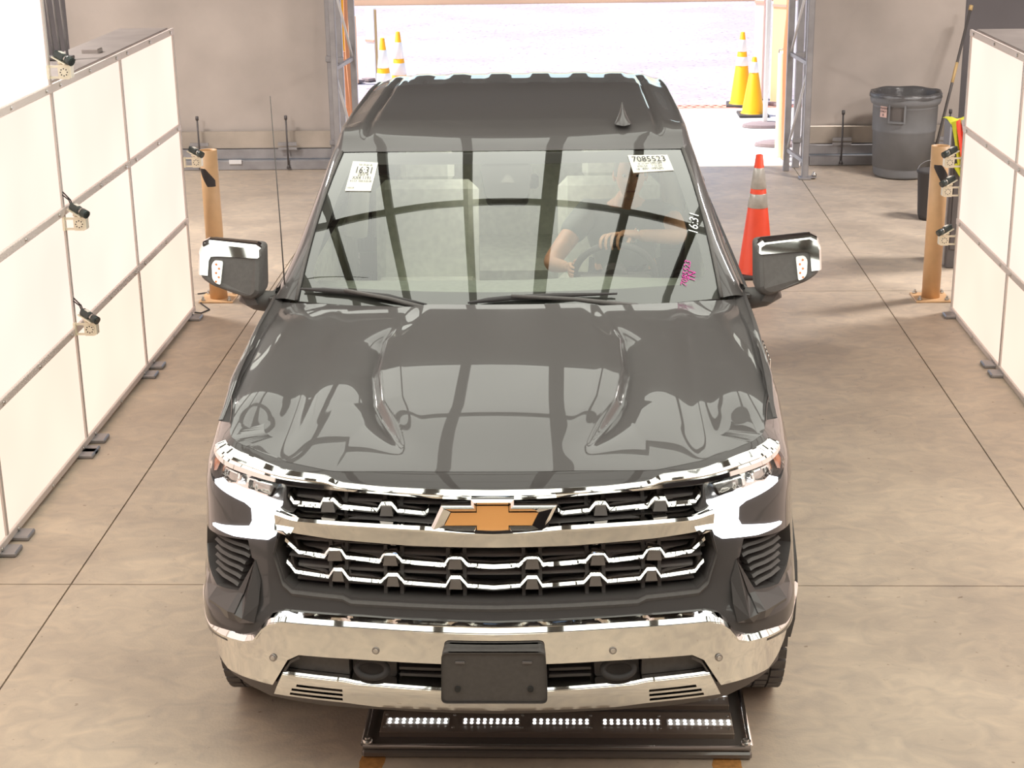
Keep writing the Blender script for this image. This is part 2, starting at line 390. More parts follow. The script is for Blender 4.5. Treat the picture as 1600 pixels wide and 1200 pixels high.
def beam(y):
    t = empty('roof_truss', (0, y, 4.5), 0, None, None)
    n = 14; top = []; bot = []
    B = MB()
    for k in range(n+1):
        x = -8.1+16.2*k/n; zt = 5.78-abs(x)*.178-4.5; zb = zt-.45
        top.append((x, 0, zt)); bot.append((x, 0, zb))
    B.tube(top, .035, 8); B.tube(bot, .035, 8)
    B.build('chord', M['steel_grey'], t); B = MB()
    for k in range(n): B.cyl(top[k] if k % 2 else bot[k], bot[k+1] if k % 2 else top[k+1], .016, n=6)
    B.build('web', M['steel_grey'], t)
    return t
for i, y in enumerate((9.3, 11.6, 13.9, 16.2)):
    t = beam(y); tag(t, 'grey steel roof truss spanning the tent ceiling above the bay, %s' % ['just past the lit canopy', 'second past the lit canopy', 'third past the lit canopy', 'nearest the doorway'][i], 'truss', 'roof trusses')
    t['group'] = 'roof trusses'

# door frame ladders and jambs
def ladder(sx, name_label):
    t = empty('door_truss_post', (sx*2.25-.04, 15.9, 0), 0, name_label, 'door frame', 'lattice posts at the doorway')
    ox = .02 if sx > 0 else -.02
    A = lambda z: Vector((.0+ox, -.1, z)); D = lambda z: Vector((-sx*.13+ox, .32, z))
    MB().box((ox, -.1, 1.45), (.06, .06, 2.9), bev=.006).build('upright', M['steel_grey'], t)
    MB().box((-sx*.13+ox, .32, 1.45), (.06, .06, 2.9), bev=.006).build('upright', M['steel_grey'], t)
    for k, (z0, z1) in enumerate(((.16, 1.1), (1.1, 2.05), (2.05, 2.85))):
        MB().cyl(A(z1), D(z0+.03), .013, n=8).build('diagonal_brace', M['steel_white'], t)
        MB().box(((A(z0)+D(z0+.06))/2), (.03, .45, .035), (.12, 0, sx*.30)).build('cross_brace', M['steel_grey'], t)
    MB().box((ox, -.1, .012), (.11, .12, .02), bev=.004).build('foot_plate', M['steel_grey'], t)
    B = MB(); B.cyl((ox+sx*.09, -.1, 0), (ox+sx*.09, -.1, .07), .012, n=8); B.cyl((ox+sx*.09, -.1, .03), (ox+sx*.09, -.1, .05), .024, n=6); B.build('anchor_bolt', M['boltm'], t)
    MB().box((ox+sx*.06, -.1, .02), (.1, .06, .012)).build('anchor_tab', M['steel_grey'], t)
ladder(-1, 'grey steel lattice post on the left side of the doorway'); ladder(1, 'grey steel lattice post on the right side of the doorway')
def jamb(x, w_, y, nm, lab):
    t = empty(nm, (x, y, 0), 0, lab, 'door frame')
    MB().box((0, 0, 1.5), (w_, .08, 3.0), bev=.006).build('post', M['steel_grey'], t)
    MB().box((0, -.045, 1.12), (w_+.02, .02, .06), bev=.004).build('clamp', M['steel_grey'], t)
    MB().box((0, -.045, .28), (w_+.02, .02, .05), bev=.004).build('clamp', M['steel_grey'], t)
jamb(2.215, .07, 16.4, 'door_jamb', 'grey square tube jamb right of the bright doorway')
jamb(-2.345, .08, 16.4, 'door_jamb', 'grey square tube jamb left of the bright doorway')
jamb(2.30, .05, 16.5, 'door_track', 'slim grey track post behind the right lattice post')
jamb(-2.45, .06, 16.5, 'door_track', 'slim grey track post behind the left lattice post')
def drape(x, y, lab):
    sg = 1 if x > 0 else -1
    def f(u, v):
        z = 3.0*(1-u); a = v*.09; wv = .012*math.sin(v*9+z*2.0)+.01*math.sin(z*4)
        return (x+wv-sg*a*.6*(.5+.5*math.cos(z*.9)), y+a*1.3, z+.01)
    o = MB().grid(f, 30, 8).build('strip_curtain', M['curtain']); tag(o, lab, 'curtain')
drape(2.165, 16.68, 'orange tan curtain edge tied against the right door jamb')
drape(-2.315, 16.68, 'orange tan curtain edge tied against the left door jamb')
# cane bolts on the canvas
def cane(x, lab, h=.55, z0=.03):
    t = empty('cane_bolt', (x, FY-.17, 0), 0, lab, 'door bolt', 'cane bolts along the canvas hem')
    MB().cyl((0, 0, z0), (0, 0, h), .009, n=8).cyl((0, 0, h-.03), (0, 0, h+.01), .016, n=8).build('rod', M['steel_dark'], t)
    MB().box((0, .01, .27), (.19, .02, .035)).box((0, .01, .225), (.19, .02, .025)).build('guide_plate', M['steel_grey'], t)
    MB().cyl((0, 0, .02), (0, 0, .06), .022, .008, n=8).build('tip', M['steel_dark'], t)
cane(-2.925, 'dark cane bolt on the left canvas, between the tan bollard and the lattice post')
cane(-3.83, 'dark cane bolt on the left canvas, directly behind the tan bollard')
cane(2.68, 'dark cane bolt on the right canvas, between the lattice post and grey bin')
cane(3.74, 'dark cane bolt on the right canvas, beside the leaning pole')
o = MB().box((-3.47, FY-.165, .09), (.13, .015, .045), bev=.003).build('tag_plate', M['steel_white']); tag(o, 'small pale tag plate on the grey base beam left of the doorway', 'sign')

# ------------------------------------------------------------------ light walls
def light_wall(x, ys, zs, sg, lab, name='light_wall', foot=True, skiprail=()):
    """x face plane, ys seams (far to near), zs row heights, sg = +1 faces +x"""
    t = empty(name, (x, ys[0], 0), 0, lab, 'light wall', 'light walls of panels')
    y0 = ys[0]; Y = lambda y: y-y0
    for r in range(len(zs)-1):
        for k in range(len(ys)-1):
            a, b = Y(ys[k])-.012, Y(ys[k+1])+.012; lo, hi = zs[r]+.03, zs[r+1]-.012
            m = M['panel_low'] if r < 1 else (M['panel_top'] if r > 2 else M['panel'])
            MB().box((-sg*.008, (a+b)/2, (lo+hi)/2), (.010, a-b, hi-lo)).build('diffuser_panel', m, t)
    L = Y(ys[0])-Y(ys[-1])
    for q, z in enumerate(zs):
        if q in skiprail: continue
        for k in range(len(ys)-1):
            a, b = Y(ys[k])+(.006 if k == 0 else -.001), Y(ys[k+1])+.001
            B = MB().box((sg*.004, (a+b)/2, z+(.012 if q else .018)), (.018, a-b, .042 if q else .036), bev=.003)
            rl = B.build('rail', M['alu'], t)
            B = MB()
            for yy in (a-.12, (a+b)/2, b+.12): B.cyl((sg*.012, yy, z+.014), (sg*.022, yy, z+.014), .011, .008, n=8)
            B.build('rail_bolt', M['boltm'], rl)
    for k, y in enumerate(ys):
        if k == len(ys)-1 and y > 5: continue
        MB().box((-sg*.0, Y(y), (zs[0]+zs[-1])/2), (.014, .028, zs[-1]-zs[0])).build('seam_bar', M['seam'], t)
    MB().box((-sg*.20, -L/2, (zs[0]+zs[-1])/2+.01), (.36, L, zs[-1]-zs[0]-.03), bev=.01).build('back_box', M['boxback'], t)
    B = MB(); B.box((-sg*.19, -L/2, zs[-1]+.025), (.33, L-.01, .02), bev=.004)
    for y in ys[1:-1]: B.box((-sg*.16, Y(y), zs[-1]+.045), (.10, .10, .03), bev=.005)
    B.build('top_cap', M['boxback'], t)
    if foot and zs[0] < .2:
        for y in ys[1:]:
            for d in (.10, -.09):
                MB().box((sg*.035, Y(y)+d, .012), (.10, .11, .024), bev=.006).build('foot', M['steel_grey'], t)
        MB().box((sg*.035, -.14, .012), (.10, .11, .024), bev=.006).build('foot', M['steel_grey'], t)
    return t
LW = -2.71; RW = 2.62
light_wall(LW, [11.10, 9.755, 8.41], [.02, .665, 1.32, 1.965], 1, 'low far section of the left cream light wall, two panels long with open top')
light_wall(LW, [8.41, 7.07, 5.73, 4.39, 3.05], [.02, .665, 1.32, 1.965, 2.62], 1, 'tall near section of the left light wall, rising out of frame')
light_wall(RW, [11.07, 9.72, 8.38], [.0, .63, 1.265, 1.90], -1, 'low far section of the right cream light wall in front of the tan bollard')
light_wall(RW, [8.38, 7.04, 5.70, 4.36, 3.02], [.0, .63, 1.265, 1.90, 2.56], -1, 'tall near section of the right light wall, outside the frame')
# lit canopy over the bay
cn = empty('light_canopy', (.0, 8.40, 2.6), 0, 'arched overhead light canopy of white panels and dark bars mirrored in the hood', 'light canopy')
HC = 3.33
prof = [(-2.66, 0), (-2.36, .20), (-1.95, .42), (-1.42, .60), (-.71, .70), (0, HC-2.6), (.71, .70), (1.42, .60), (1.95, .42), (2.36, .20), (2.66, 0)]
CY = [.54, 0, -.67, -1.33, -2.0, -2.67, -3.33, -4.0, -4.67, -5.33, -6.0]
for i in range(len(prof)-1):
    (xa, za), (xb, zb) = prof[i], prof[i+1]
    for j in range(len(CY)-1):
        ya, yb = CY[j]-(.0005 if j in (1, 3) else .012), CY[j+1]+(.0005 if j+1 in (1, 3) else .012); d = Vector((xb-xa, zb-za)).normalized()*.02
        vs = [(xa+d.x, ya, za+d.y), (xb-d.x, ya, zb-d.y), (xb-d.x, yb, zb-d.y), (xa+d.x, yb, za+d.y)]
        vs += [(x, y, z+.015) for x, y, z in vs]
        raw('diffuser_panel', vs, [(0, 3, 2, 1), (4, 5, 6, 7), (0, 1, 5, 4), (1, 2, 6, 5), (2, 3, 7, 6), (3, 0, 4, 7)][::-1], M['canopy'], cn)
for i, (x, z) in enumerate(prof):
    if i in (0, len(prof)-1): continue
    wd = .135 if i == 5 else .08
    MB().box((x, (CY[0]+CY[-1])/2, z-.03), (wd, CY[0]-CY[-1]+.06, .05), bev=.006).build('longitudinal_bar', M['frame_dark'], cn)
for y in (.56, -.67, -4.0, -6.0):
    B = MB()
    for (xa, za), (xb, zb) in zip(prof, prof[1:]):
        L = math.hypot(xb-xa, zb-za)
        B.box(((xa+xb)/2, y, (za+zb)/2-.045), (L+.03, .07, .05), (0, -math.atan2(zb-za, xb-xa), 0))
    B.build('arch_bar', M['frame_dark'], cn)
for j in range(len(CY)):
    if j in (1, 3): continue
    B = MB()
    for (xa, za), (xb, zb) in zip(prof, prof[1:]):
        L = math.hypot(xb-xa, zb-za)
        B.box(((xa+xb)/2, CY[j], (za+zb)/2+.012), (L+.02, .022, .02), (0, -math.atan2(zb-za, xb-xa), 0))
    B.build('panel_joint', M['frame_dark'], cn)
B = MB()
for (xa, za), (xb, zb) in zip(prof, prof[1:]):
    B.add([(xa, CY[0], za+.03), (xb, CY[0], zb+.03), (xb, CY[-1], zb+.03), (xa, CY[-1], za+.03)], [(0, 1, 2, 3)])
B.build('canopy_shell', M['boxback'], cn)

# added out-of-view fill lamps, built as hanging fixtures to brighten the hall
for i, (x, y) in enumerate(((-5.2, 12.6), (5.2, 12.6), (-5.2, 8.6), (5.2, 8.6), (-5.2, 4.5), (5.2, 4.5))):
    t = empty('added_hall_fill', (x, y, 4.35), 0, None, 'lamp', 'added fill lamps under the tent roof')
    t['label'] = 'added out-of-view fill lamp under the tent roof, %s' % ['far left', 'far right', 'left beside the canopy', 'right beside the canopy', 'left near the entrance', 'right near the entrance'][i]
    MB().box((0, 0, .05), (1.24, .64, .06), bev=.01).build('housing', M['steel_grey'], t)
    MB().box((0, 0, .01), (1.2, .6, .02)).build('diffuser', M['fill_diff'], t)
    MB().cyl((-.5, 0, .08), (-.5, 0, .6), .006, n=6).cyl((.5, 0, .08), (.5, 0, .6), .006, n=6).build('hanger', M['steel_dark'], t)
    ld = bpy.data.lights.new('added_hall_light', 'AREA'); ld.shape = 'RECTANGLE'; ld.size = 1.2; ld.size_y = .6; ld.energy = HALL_FILL_W; ld.color = (1, .93, .88)
    lo = bpy.data.objects.new('added_hall_light', ld); C.objects.link(lo); lo.parent = t; lo.location = (0, 0, -.01)
# ------------------------------------------------------------------ the pickup: surface functions (truck frame, x right, y back, z up)
PLAN=[(0,0),(.2,.005),(.4,.022),(.55,.04),(.7,.068),(.8,.1),(.88,.145),(.94,.205),(.985,.285),(1.015,.385),(1.034,.5),(1.044,.65),(1.048,.85),(1.048,1.1),(1.04,1.6),(1.035,2.4),(1.035,3.4),(1.035,4.6),(1.02,5.3),(1.0,5.75)]
def catmull(pts, n=12):
    out = []; P = [(-pts[1][0], pts[1][1])]+list(pts)+[pts[-1]]
    for i in range(1, len(P)-2):
        p0, p1, p2, p3 = P[i-1:i+3]
        for k in range(n):
            t = k/n; out.append(tuple(.5*((2*b)+(-a+c)*t+(2*a-5*b+4*c-d)*t*t+(-a+3*b-3*c+d)*t**3) for a, b, c, d in zip(p0, p1, p2, p3)))
    out.append(tuple(pts[-1])); return out
CP = catmull(PLAN); CU = [0.]
for a, b in zip(CP, CP[1:]): CU.append(CU[-1]+math.hypot(b[0]-a[0], b[1]-a[1]))
def interp(tab, z):
    if z <= tab[0][0]: return tab[0][1]
    for (a, va), (b, vb) in zip(tab, tab[1:]):
        if z <= b: return va+(vb-va)*(z-a)/(b-a)
    return tab[-1][1]
def sm_tab(tab, d=.02):
    def f(z): return (interp(tab, z-d)+interp(tab, z+d)+2*interp(tab, z))/4
    return f
QF=sm_tab([(.30,.10),(.38,.045),(.46,.01),(.60,0),(.70,.012),(.74,.03),(.80,.055),(.95,.085),(1.05,.105),(1.12,.135),(1.17,.175),(1.22,.26),(1.26,.36)], .012)
SF=sm_tab([(.30,.03),(.45,-.015),(.65,-.024),(.78,-.012),(.95,0),(1.06,.005),(1.13,.02),(1.19,.055),(1.24,.11),(1.28,.2)], .012)
SFR=sm_tab([(.30,.05),(.45,.0),(.65,-.005),(.95,0),(1.10,.004),(1.18,.014),(1.24,.032),(1.27,.05),(1.30,.085)], .012)
def plan(u):
    s = 1 if u >= 0 else -1; u = min(abs(u), CU[-1]-1e-6)
    i = min(max(0, bisect.bisect_right(CU, u)-1), len(CP)-2)
    t = (u-CU[i])/(CU[i+1]-CU[i]); a, b = CP[i], CP[i+1]
    dx, dy = b[0]-a[0], b[1]-a[1]
    x, y = a[0]+dx*t, a[1]+dy*t
    j = min(i+1, len(CP)-2); c, d = CP[j], CP[j+1]; ex, ey = d[0]-c[0], d[1]-c[1]
    dx, dy = dx*(1-t)+ex*t, dy*(1-t)+ey*t; L = math.hypot(dx, dy)
    return s*x, y, s*dy/L, -dx/L
def S(u, z, off=0.):
    x, y, nx, ny = plan(u)
    k = min(1, max(0, (abs(u)-1.25)/.5)); k = k*k*(3-2*k)
    x -= (SF(z)*(1-k)+SFR(z)*k)*nx; y += QF(z)*abs(ny)
    return Vector((x+off*nx, y+off*ny, z))
def u_at_y(y):
    for c, u in zip(CP, CU):
        if c[1] >= y: return u
    return CU[-1]
def inside(p, poly):
    x, y = p; r = False; n = len(poly)
    for i in range(n):
        (a, b), (c, d) = poly[i], poly[(i+1) % n]
        if (b > y) != (d > y) and x < (c-a)*(y-b)/(d-b)+a: r = not r
    return r
def dens(poly, h, close=True):
    out = []; n = len(poly)
    for i in range(n if close else n-1):
        (a, b), (c, d) = poly[i], poly[(i+1) % n]; k = max(1, int(math.hypot(c-a, d-b)/h))
        out += [(a+(c-a)*j/k, b+(d-b)*j/k) for j in range(k)]
    if not close: out.append(poly[-1])
    return out
def rnd(poly, r, n=4):
    """round the corners of a polygon"""
    out = []; N = len(poly)
    for i in range(N):
        p = Vector(poly[i]); a = Vector(poly[i-1])-p; b = Vector(poly[(i+1) % N])-p
        k = min(r, a.length*.45, b.length*.45); A = p+a.normalized()*k; Bq = p+b.normalized()*k
        for j in range(n+1):
            t = j/n; out.append(tuple(A*(1-t)**2+p*2*t*(1-t)+Bq*t*t))
    return out
def mir(p): return [(-x, y) for x, y in p][::-1]
def shell(name, outer, holes, m, parent, f=S, off=0., thick=.02, res=.02, label=None, offf=None, build=True):
    """sheet on surface f cut to an outline with holes, with rim walls going back by thick"""
    outer = dens(outer, res); holes = [dens(h, res) for h in holes]
    pts = []; edges = []; seen = set()
    for lp in [outer]+holes:
        k = len(pts); n = len(lp); pts += lp; edges += [(k+i, k+(i+1) % n) for i in range(n)]
    xs = [p[0] for p in outer]; zs = [p[1] for p in outer]; nb = len(pts)
    nx = int((max(xs)-min(xs))/res)+1; nz = int((max(zs)-min(zs))/res)+1
    for i in range(1, nx):
        for j in range(1, nz):
            p = (min(xs)+(max(xs)-min(xs))*i/nx, min(zs)+(max(zs)-min(zs))*j/nz)
            if not inside(p, outer) or any(inside(p, h) for h in holes): continue
            pts.append(p)
    V, E, F, _, _, _ = delaunay_2d_cdt([Vector(p) for p in pts], edges, [], 0, 1e-6)
    fs = []
    for t in F:
        c = sum((V[i] for i in t), Vector((0, 0)))/len(t)
        if inside(c, outer) and not any(inside(c, h) for h in holes): fs.append(tuple(t))
    o_ = offf or (lambda u, z: 0.)
    vs = [f(p.x, p.y, off+o_(p.x, p.y)) for p in V]
    B = MB(); B.add(vs, fs, 0, True)
    if thick:
        for lp in [outer]+holes:
            n = len(lp); A = [f(p[0], p[1], off+o_(*p)) for p in lp]; D = [f(p[0], p[1], off+o_(*p)-thick) for p in lp]
            B.add(A+D, [(i, (i+1) % n, n+(i+1) % n, n+i) for i in range(n)], 0, False)
    if not build: return B
    o = B.build(name, m, parent, label, fix=False)
    bm = bmesh.new(); bm.from_mesh(o.data); bmesh.ops.recalc_face_normals(bm, faces=bm.faces); bm.to_mesh(o.data); bm.free()
    return o
def bands(vs, nl, n, K, caps, name, m, parent, label):
    B = MB()
    for k in range(K):
        k2 = (k+1) % n; q = []
        for i in range(nl): q += [vs[i*n+k], vs[i*n+k2]]
        B.add(q, [(2*i, 2*i+1, 2*i+3, 2*i+2) for i in range(nl-1)], 0, True)
    if caps: B.add([vs[k] for k in range(n)], [tuple(range(n))[::-1]]); B.add([vs[(nl-1)*n+k] for k in range(n)], [tuple(range(n))])
    o = B.build(name, m, parent, label, fix=False); return o
def strip(name, line, prof, m, parent, f=S, closed=False, res=.02, ends=True, label=None, smooth=False, B=None):
    """sweep prof [(off, dz)...] along line [(u, z)...] on surface f"""
    L = dens(line, res, False); n = len(prof); vs = [f(u, z+dz, o) for u, z in L for o, dz in prof]; fs = []
    K = n if closed else n-1
    for i in range(len(L)-1):
        for k in range(K): fs.append((i*n+k, i*n+(k+1) % n, (i+1)*n+(k+1) % n, (i+1)*n+k))
    if closed and ends: fs += [tuple(range(n))[::-1], tuple((len(L)-1)*n+k for k in range(n))]
    return bands(vs, len(L), n, K, closed and ends, name, m, parent, label)
def sym(line): return [(-u, z) for u, z in line][::-1]+[p for p in line if p[0] > 1e-4 or p[0] == 0][(1 if line[0][0] == 0 else 0):]

# ------------------------------------------------------------------ truck root
TR = empty('pickup_truck', (-.272, 4.85, 0), .008, 'large black pickup truck with chrome grille parked between the light walls', 'truck')
P = lambda *a, **k: None
# front end, painted skin with openings
EYB = [(0, 1.100), (.185, 1.105), (.37, 1.114), (.534, 1.120), (.727, 1.130), (.90, 1.150), (1.06, 1.168), (1.16, 1.178)]
EYT = [(0, 1.127), (.20, 1.129), (.371, 1.132), (.528, 1.141), (.55, 1.156), (.704, 1.163), (.866, 1.188), (1.02, 1.203), (1.14, 1.208)]
LENS = [(.727, 1.130), (.90, 1.150), (1.06, 1.168), (1.16, 1.178), (1.17, 1.135), (1.06, 1.108), (1.017, 1.104), (.806, 1.076), (.747, 1.064), (.712, 1.074), (.706, 1.122)]
DRL = [(1.028, 1.106), (1.017, 1.104), (.806, 1.076), (.747, 1.064), (.716, 1.062), (.730, 1.039), (.728, .985), (.740, .957), (.764, .943), (.90, .936), (1.03, .944), (1.035, .951), (.836, .979), (.823, 1.001), (.826, 1.042), (.853, 1.057), (1.022, 1.093)]
HEADC = [(.727, 1.130), (.90, 1.150), (1.06, 1.168), (1.16, 1.178), (1.17, 1.135), (1.06, 1.092), (1.02, 1.090), (.853, 1.054), (.823, 1.042), (.82, 1.0), (.836, .976), (1.04, .952), (1.03, .941), (.90, .933), (.764, .940), (.738, .957), (.726, .985), (.728, 1.035), (.712, 1.060), (.706, 1.122)]
UG = [(0, 1.092), (.189, 1.101), (.534, 1.114), (.703, 1.120), (.700, 1.079), (.685, 1.049), (.665, 1.033), (.219, 1.029), (0, 1.012)]
LG = [(0, .958), (.269, .956), (.526, .968), (.666, .978), (.722, .968), (.737, .907), (.706, .813), (.672, .787), (.504, .783), (.476, .772), (0, .767)]
VENT = [(1.16, .905), (1.05, .915), (.845, .930), (.829, .872), (.816, .866), (.884, .753), (1.0, .742), (1.08, .775), (1.17, .830)]
SK_B = .60
HOODF = [(0, 1.175), (.28, 1.174), (.545, 1.168), (.711, 1.183), (.90, 1.208), (1.05, 1.222), (1.20, 1.228)]
def full(h): return [(-x, y) for x, y in h[::-1] if x > 1e-6]+list(h)
def loop(h): # half polygon that starts and ends on u = 0
    return list(h)+[(-x, y) for x, y in h[::-1] if x > 1e-6]
top = full(HOODF); bot = [(-1.28, .585), (-.80, .58), (0, .62), (.80, .58), (1.28, .585)]
sk = list(bot)+[(1.28, 1.232)]+top[::-1]+[(-1.28, 1.232)]
holes = [loop(UG), loop(LG), HEADC, mir(HEADC), VENT, mir(VENT)]
def bulge(u, z):
    a = abs(u); k = max(0, min(1, (a-.72)/.12))*max(0, min(1, (1.2-a)/.2)); return .028*k*max(0, min(1, (.72-z)/.03))
shell('front_fascia', sk, holes, M['paint'], TR, thick=.115, res=.022, offf=bulge)
# sides: fender, doors, bed side in one skin each with wheel arches
UF, UR, UE = u_at_y(.97), u_at_y(.97+3.74), CU[-1]-.002
def arch(uc, r=.475, zc=.41): return [(uc+r*math.cos(t), zc+r*math.sin(t)) for t in [PI-.0*1-PI*i/22 for i in range(23)]]
def side(sg):
    pts = [(1.281, 1.232), (1.281, .585), (UF-.475, .55)]+arch(UF)[1:-1]+[(UF+.475, .42), (UR-.475, .42)]+arch(UR)[1:-1]+[(UR+.475, .50), (UE, .52), (UE, 1.30), (u_at_y(4.35), 1.30), (u_at_y(1.7), 1.285), (u_at_y(.9), 1.262)]
    if sg < 0: pts = mir(pts)
    shell('side_skin', pts, [], M['paint'], TR, thick=.03, res=.045)
for s in (-1, 1): side(s)
for s in (-1, 1):
    for uc in (UF, UR):
        a = [(s*u, z) for u, z in arch(uc, .49)]
        strip('wheel_arch_trim', a, [(-.03, 0), (.012, 0), (.014, .0), (.002, .0)], M['black_plastic'], TR, res=.05)
    B = MB()
    for yy in (1.95, 2.98, 3.92):
        B.box((s*1.038, yy, .86), (.004, .006, .78))
    B.build('door_gap', M['matte_dark'], TR)
# door handles
for s in (-1, 1):
    for yy, zz in ((2.72, 1.17), (3.70, 1.17)):
        B = MB().box((s*1.06, yy, zz), (.03, .22, .035), bev=.01); B.box((s*1.045, yy, zz), (.03, .05, .03)); B.build('door_handle', M['chrome'], TR)
    B = MB()
    for k in range(5): B.box((s*1.044, 1.30+k*.055, 1.19), (.006, .035, .045), bev=.002)
    B.box((s*1.043, 1.41, 1.155), (.004, .30, .012)); B.build('fender_badge', M['chrome'], TR)

# ------------------------------------------------------------------ hood
def hood_front(s): # s in -1..1
    u = 1.19*s; z = interp(HOODF, abs(u)); return S(u, z, .002)
def g2(x, c, w_): return math.exp(-((x-c)/w_)**2)
def smst(a, b, x): t = max(0, min(1, (x-a)/(b-a))); return t*t*(3-2*t)
HOODX = [(.2, .93), (.50, .972), (.63, .975), (1.0, .992), (1.48, 1.012), (1.95, 1.018)]
def hood_pt(s, t):
    a = hood_front(s); xr = 1.015*s; yr = 1.55+.38*abs(s)**2.1; zr = 1.355-.075*abs(s)**2.2
    y = a.y+(yr-a.y)*t
    xe = a.x/s if abs(s) > 1e-6 else .97
    x = a.x*(1-smst(0, .35, t))+s*interp(HOODX, y)*smst(0, .35, t) if abs(s) > 1e-6 else 0
    base = a.z+(zr-a.z)*(math.sin(t*PI/2)**.92*.60+t*.40)
    ax = abs(x)
    # raised dome between the creases, with a carved channel outside each crease
    xc = interp([(.25, .30), (.36, .318), (.51, .369), (.70, .43), (.95, .465), (1.25, .462), (1.37, .43), (1.6, .40)], y)
    wn = smst(.28, .62, y)*(1-smst(1.15, 1.42, y))
    d = ax-xc
    z = base - .034*wn*smst(-.014, .018, d)*math.exp(-max(0, d-.01)/.05)
    z += .012*smst(.2, .6, y)*(1-smst(xc-.10, xc+.0, ax))
    # outer ridge over the wheel and the valley inside it
    wo = smst(.42, .75, y)*(1-smst(1.5, 1.85, y))
    z += .024*wo*g2(ax, .875, .10) - .010*smst(.22, .5, y)*(1-smst(1.2, 1.8, y))*g2(ax, .725, .05)
    z -= .02*smst(.955, 1.03, ax)
    return Vector((x, y, z))
NH = 240
B = MB().grid(lambda i, j: hood_pt(i*2-1, j), NH, 170)
edge = [(i/NH, 0) for i in range(NH+1)]
def rim(B, pts, d):
    n = len(pts); B.add(pts+[p+d for p in pts], [(i, i+1, n+i+1, n+i) for i in range(n-1)], 0, False)
rim(B, [hood_pt(i/60-1, 0) for i in range(121)], Vector((0, .03, -.03)))
rim(B, [hood_pt(i/60-1, 1) for i in range(121)], Vector((0, .01, -.05)))
for s in (-1, 1): rim(B, [hood_pt(s, i/50) for i in range(51)], Vector((0, 0, -.04)))
B.build('hood', M['paint'], TR, fix=False)
# fender top between hood and side skin
for s in (-1, 1):
    def ft(u, v):
        y = .50+(1.98-.50)*u; uu = u_at_y(y); zt = interp([(.5, 1.228), (.9, 1.262), (1.7, 1.285), (2, 1.288)], y)
        a = S(s*uu, zt); xi = interp(HOODX, y)+.006; b = Vector((s*(xi-.02), y, min(zt+.022, 1.30)))
        c = Vector((s*(xi+.02), y, zt+.020))
        p = a*(1-v)**2+c*2*v*(1-v)+b*v*v; return p
    MB().grid(ft, 40, 8).build('fender_top', M['paint'], TR)
# inner bay darkness under the hood gap
# ------------------------------------------------------------------ chrome and grille
BARP = [(-.03, .0), (.018, .004), (.03, -.004), (.034, -.03), (.028, -.058), (-.02, -.064)]
# eyebrow chrome across the nose and over the lamps
def blend_strip(name, topl, botl, offs, m, parent, res=.02, f=S, smooth=False, label=None):
    """surface between two lines; offs = [(t, off)...] profile from top (0) to bottom (1)"""
    us = sorted({round(u, 4) for u, _ in dens(topl, res, False)}); vs = []; n = len(offs)
    av = lambda tab, u: sum(interp(tab, max(us[0], min(us[-1], u+k*.009))) for k in (-2, -1, 0, 1, 2))/5
    for u in us:
        a, b = av(topl, u), av(botl, u)
        for t, o in offs: vs.append(f(u, a+(b-a)*t, o))
    fs = [(i*n+k, i*n+k+1, (i+1)*n+k+1, (i+1)*n+k) for i in range(len(us)-1) for k in range(n-1)]
    return bands(vs, len(us), n, n-1, True, name, m, parent, label)
blend_strip('chrome_brow', full(EYT), full(EYB), [(-.05, -.012), (0, .004), (.22, .020), (.36, .024), (.40, .017), (.62, .019), (1, .012), (1.0, -.02)], M['chrome'], TR)
# main chrome bar
BT = [(0, 1.012), (.102, 1.016), (.223, 1.025), (.664, 1.034), (.724, 1.052)]; BB = [(0, .951), (.269, .953), (.526, .965), (.666, .978), (.724, .990)]
blend_strip('chrome_grille_bar', full(BT), full(BB), [(-.02, -.03), (-.01, .030), (.10, .042), (.2, .040), (.9, .030), (1.0, .020), (1.02, -.03)], M['chrome'], TR)
for s in (-1, 1):
    pl = [(s*.655, 1.036), (s*.70, 1.046), (s*.722, 1.058), (s*.731, 1.03), (s*.724, .992), (s*.672, .978), (s*.66, 1.0)]
    shell('bar_end_cap', pl if s < 0 else pl[::-1], [], M['chrome'], TR, off=.046, thick=.05, res=.02, offf=lambda u, z: -.55*max(0, z-.985))
def zig(pts): return full([p for p in pts][::-1]) if pts[0][0] > pts[-1][0] else full(pts)
R2 = [(.708, .945), (.69, .930), (.660, .906), (.572, .901), (.554, .923), (.515, .926), (.496, .899), (.382, .893), (.365, .916), (.327, .917), (.305, .893), (.164, .886), (.146, .910), (.110, .910), (.084, .885), (0, .881)]
R3 = [(.703, .872), (.69, .860), (.673, .840), (.556, .831), (.539, .856), (.510, .857), (.486, .828), (.377, .823), (.353, .847), (.322, .848), (.299, .823), (.160, .816), (.143, .844), (.111, .844), (.087, .817), (0, .811)]
R1 = [(.697, 1.092), (.690, 1.085), (.676, 1.070), (.583, 1.068), (.574, 1.085), (.538, 1.086), (.513, 1.067), (.387, 1.060), (.373, 1.080), (.340, 1.081), (.319, 1.060), (.228, 1.054), (.215, 1.064)]
ZP = [(-.06, .004), (-.022, .006), (-.012, .003), (-.006, -.006), (-.012, -.013), (-.06, -.016)]
GR = MB(); GR.add([], [])
gb = shell('grille_back', loop([(0, 1.10), (.72, 1.128), (.74, 1.0), (.745, .9), (.71, .80), (.69, .74), (0, .72)]), [], M['grille_black'], TR, off=-.10, thick=0, res=.04)
strip('chrome_zigzag_bar', full(R2[::-1]), ZP, M['chrome'], TR, closed=True, res=.03)
strip('chrome_zigzag_bar', full(R3[::-1]), ZP, M['chrome'], TR, closed=True, res=.03)
for s in (-1, 1): strip('chrome_zigzag_bar', [(s*u, z) for u, z in R1], ZP, M['chrome'], TR, closed=True, res=.03)
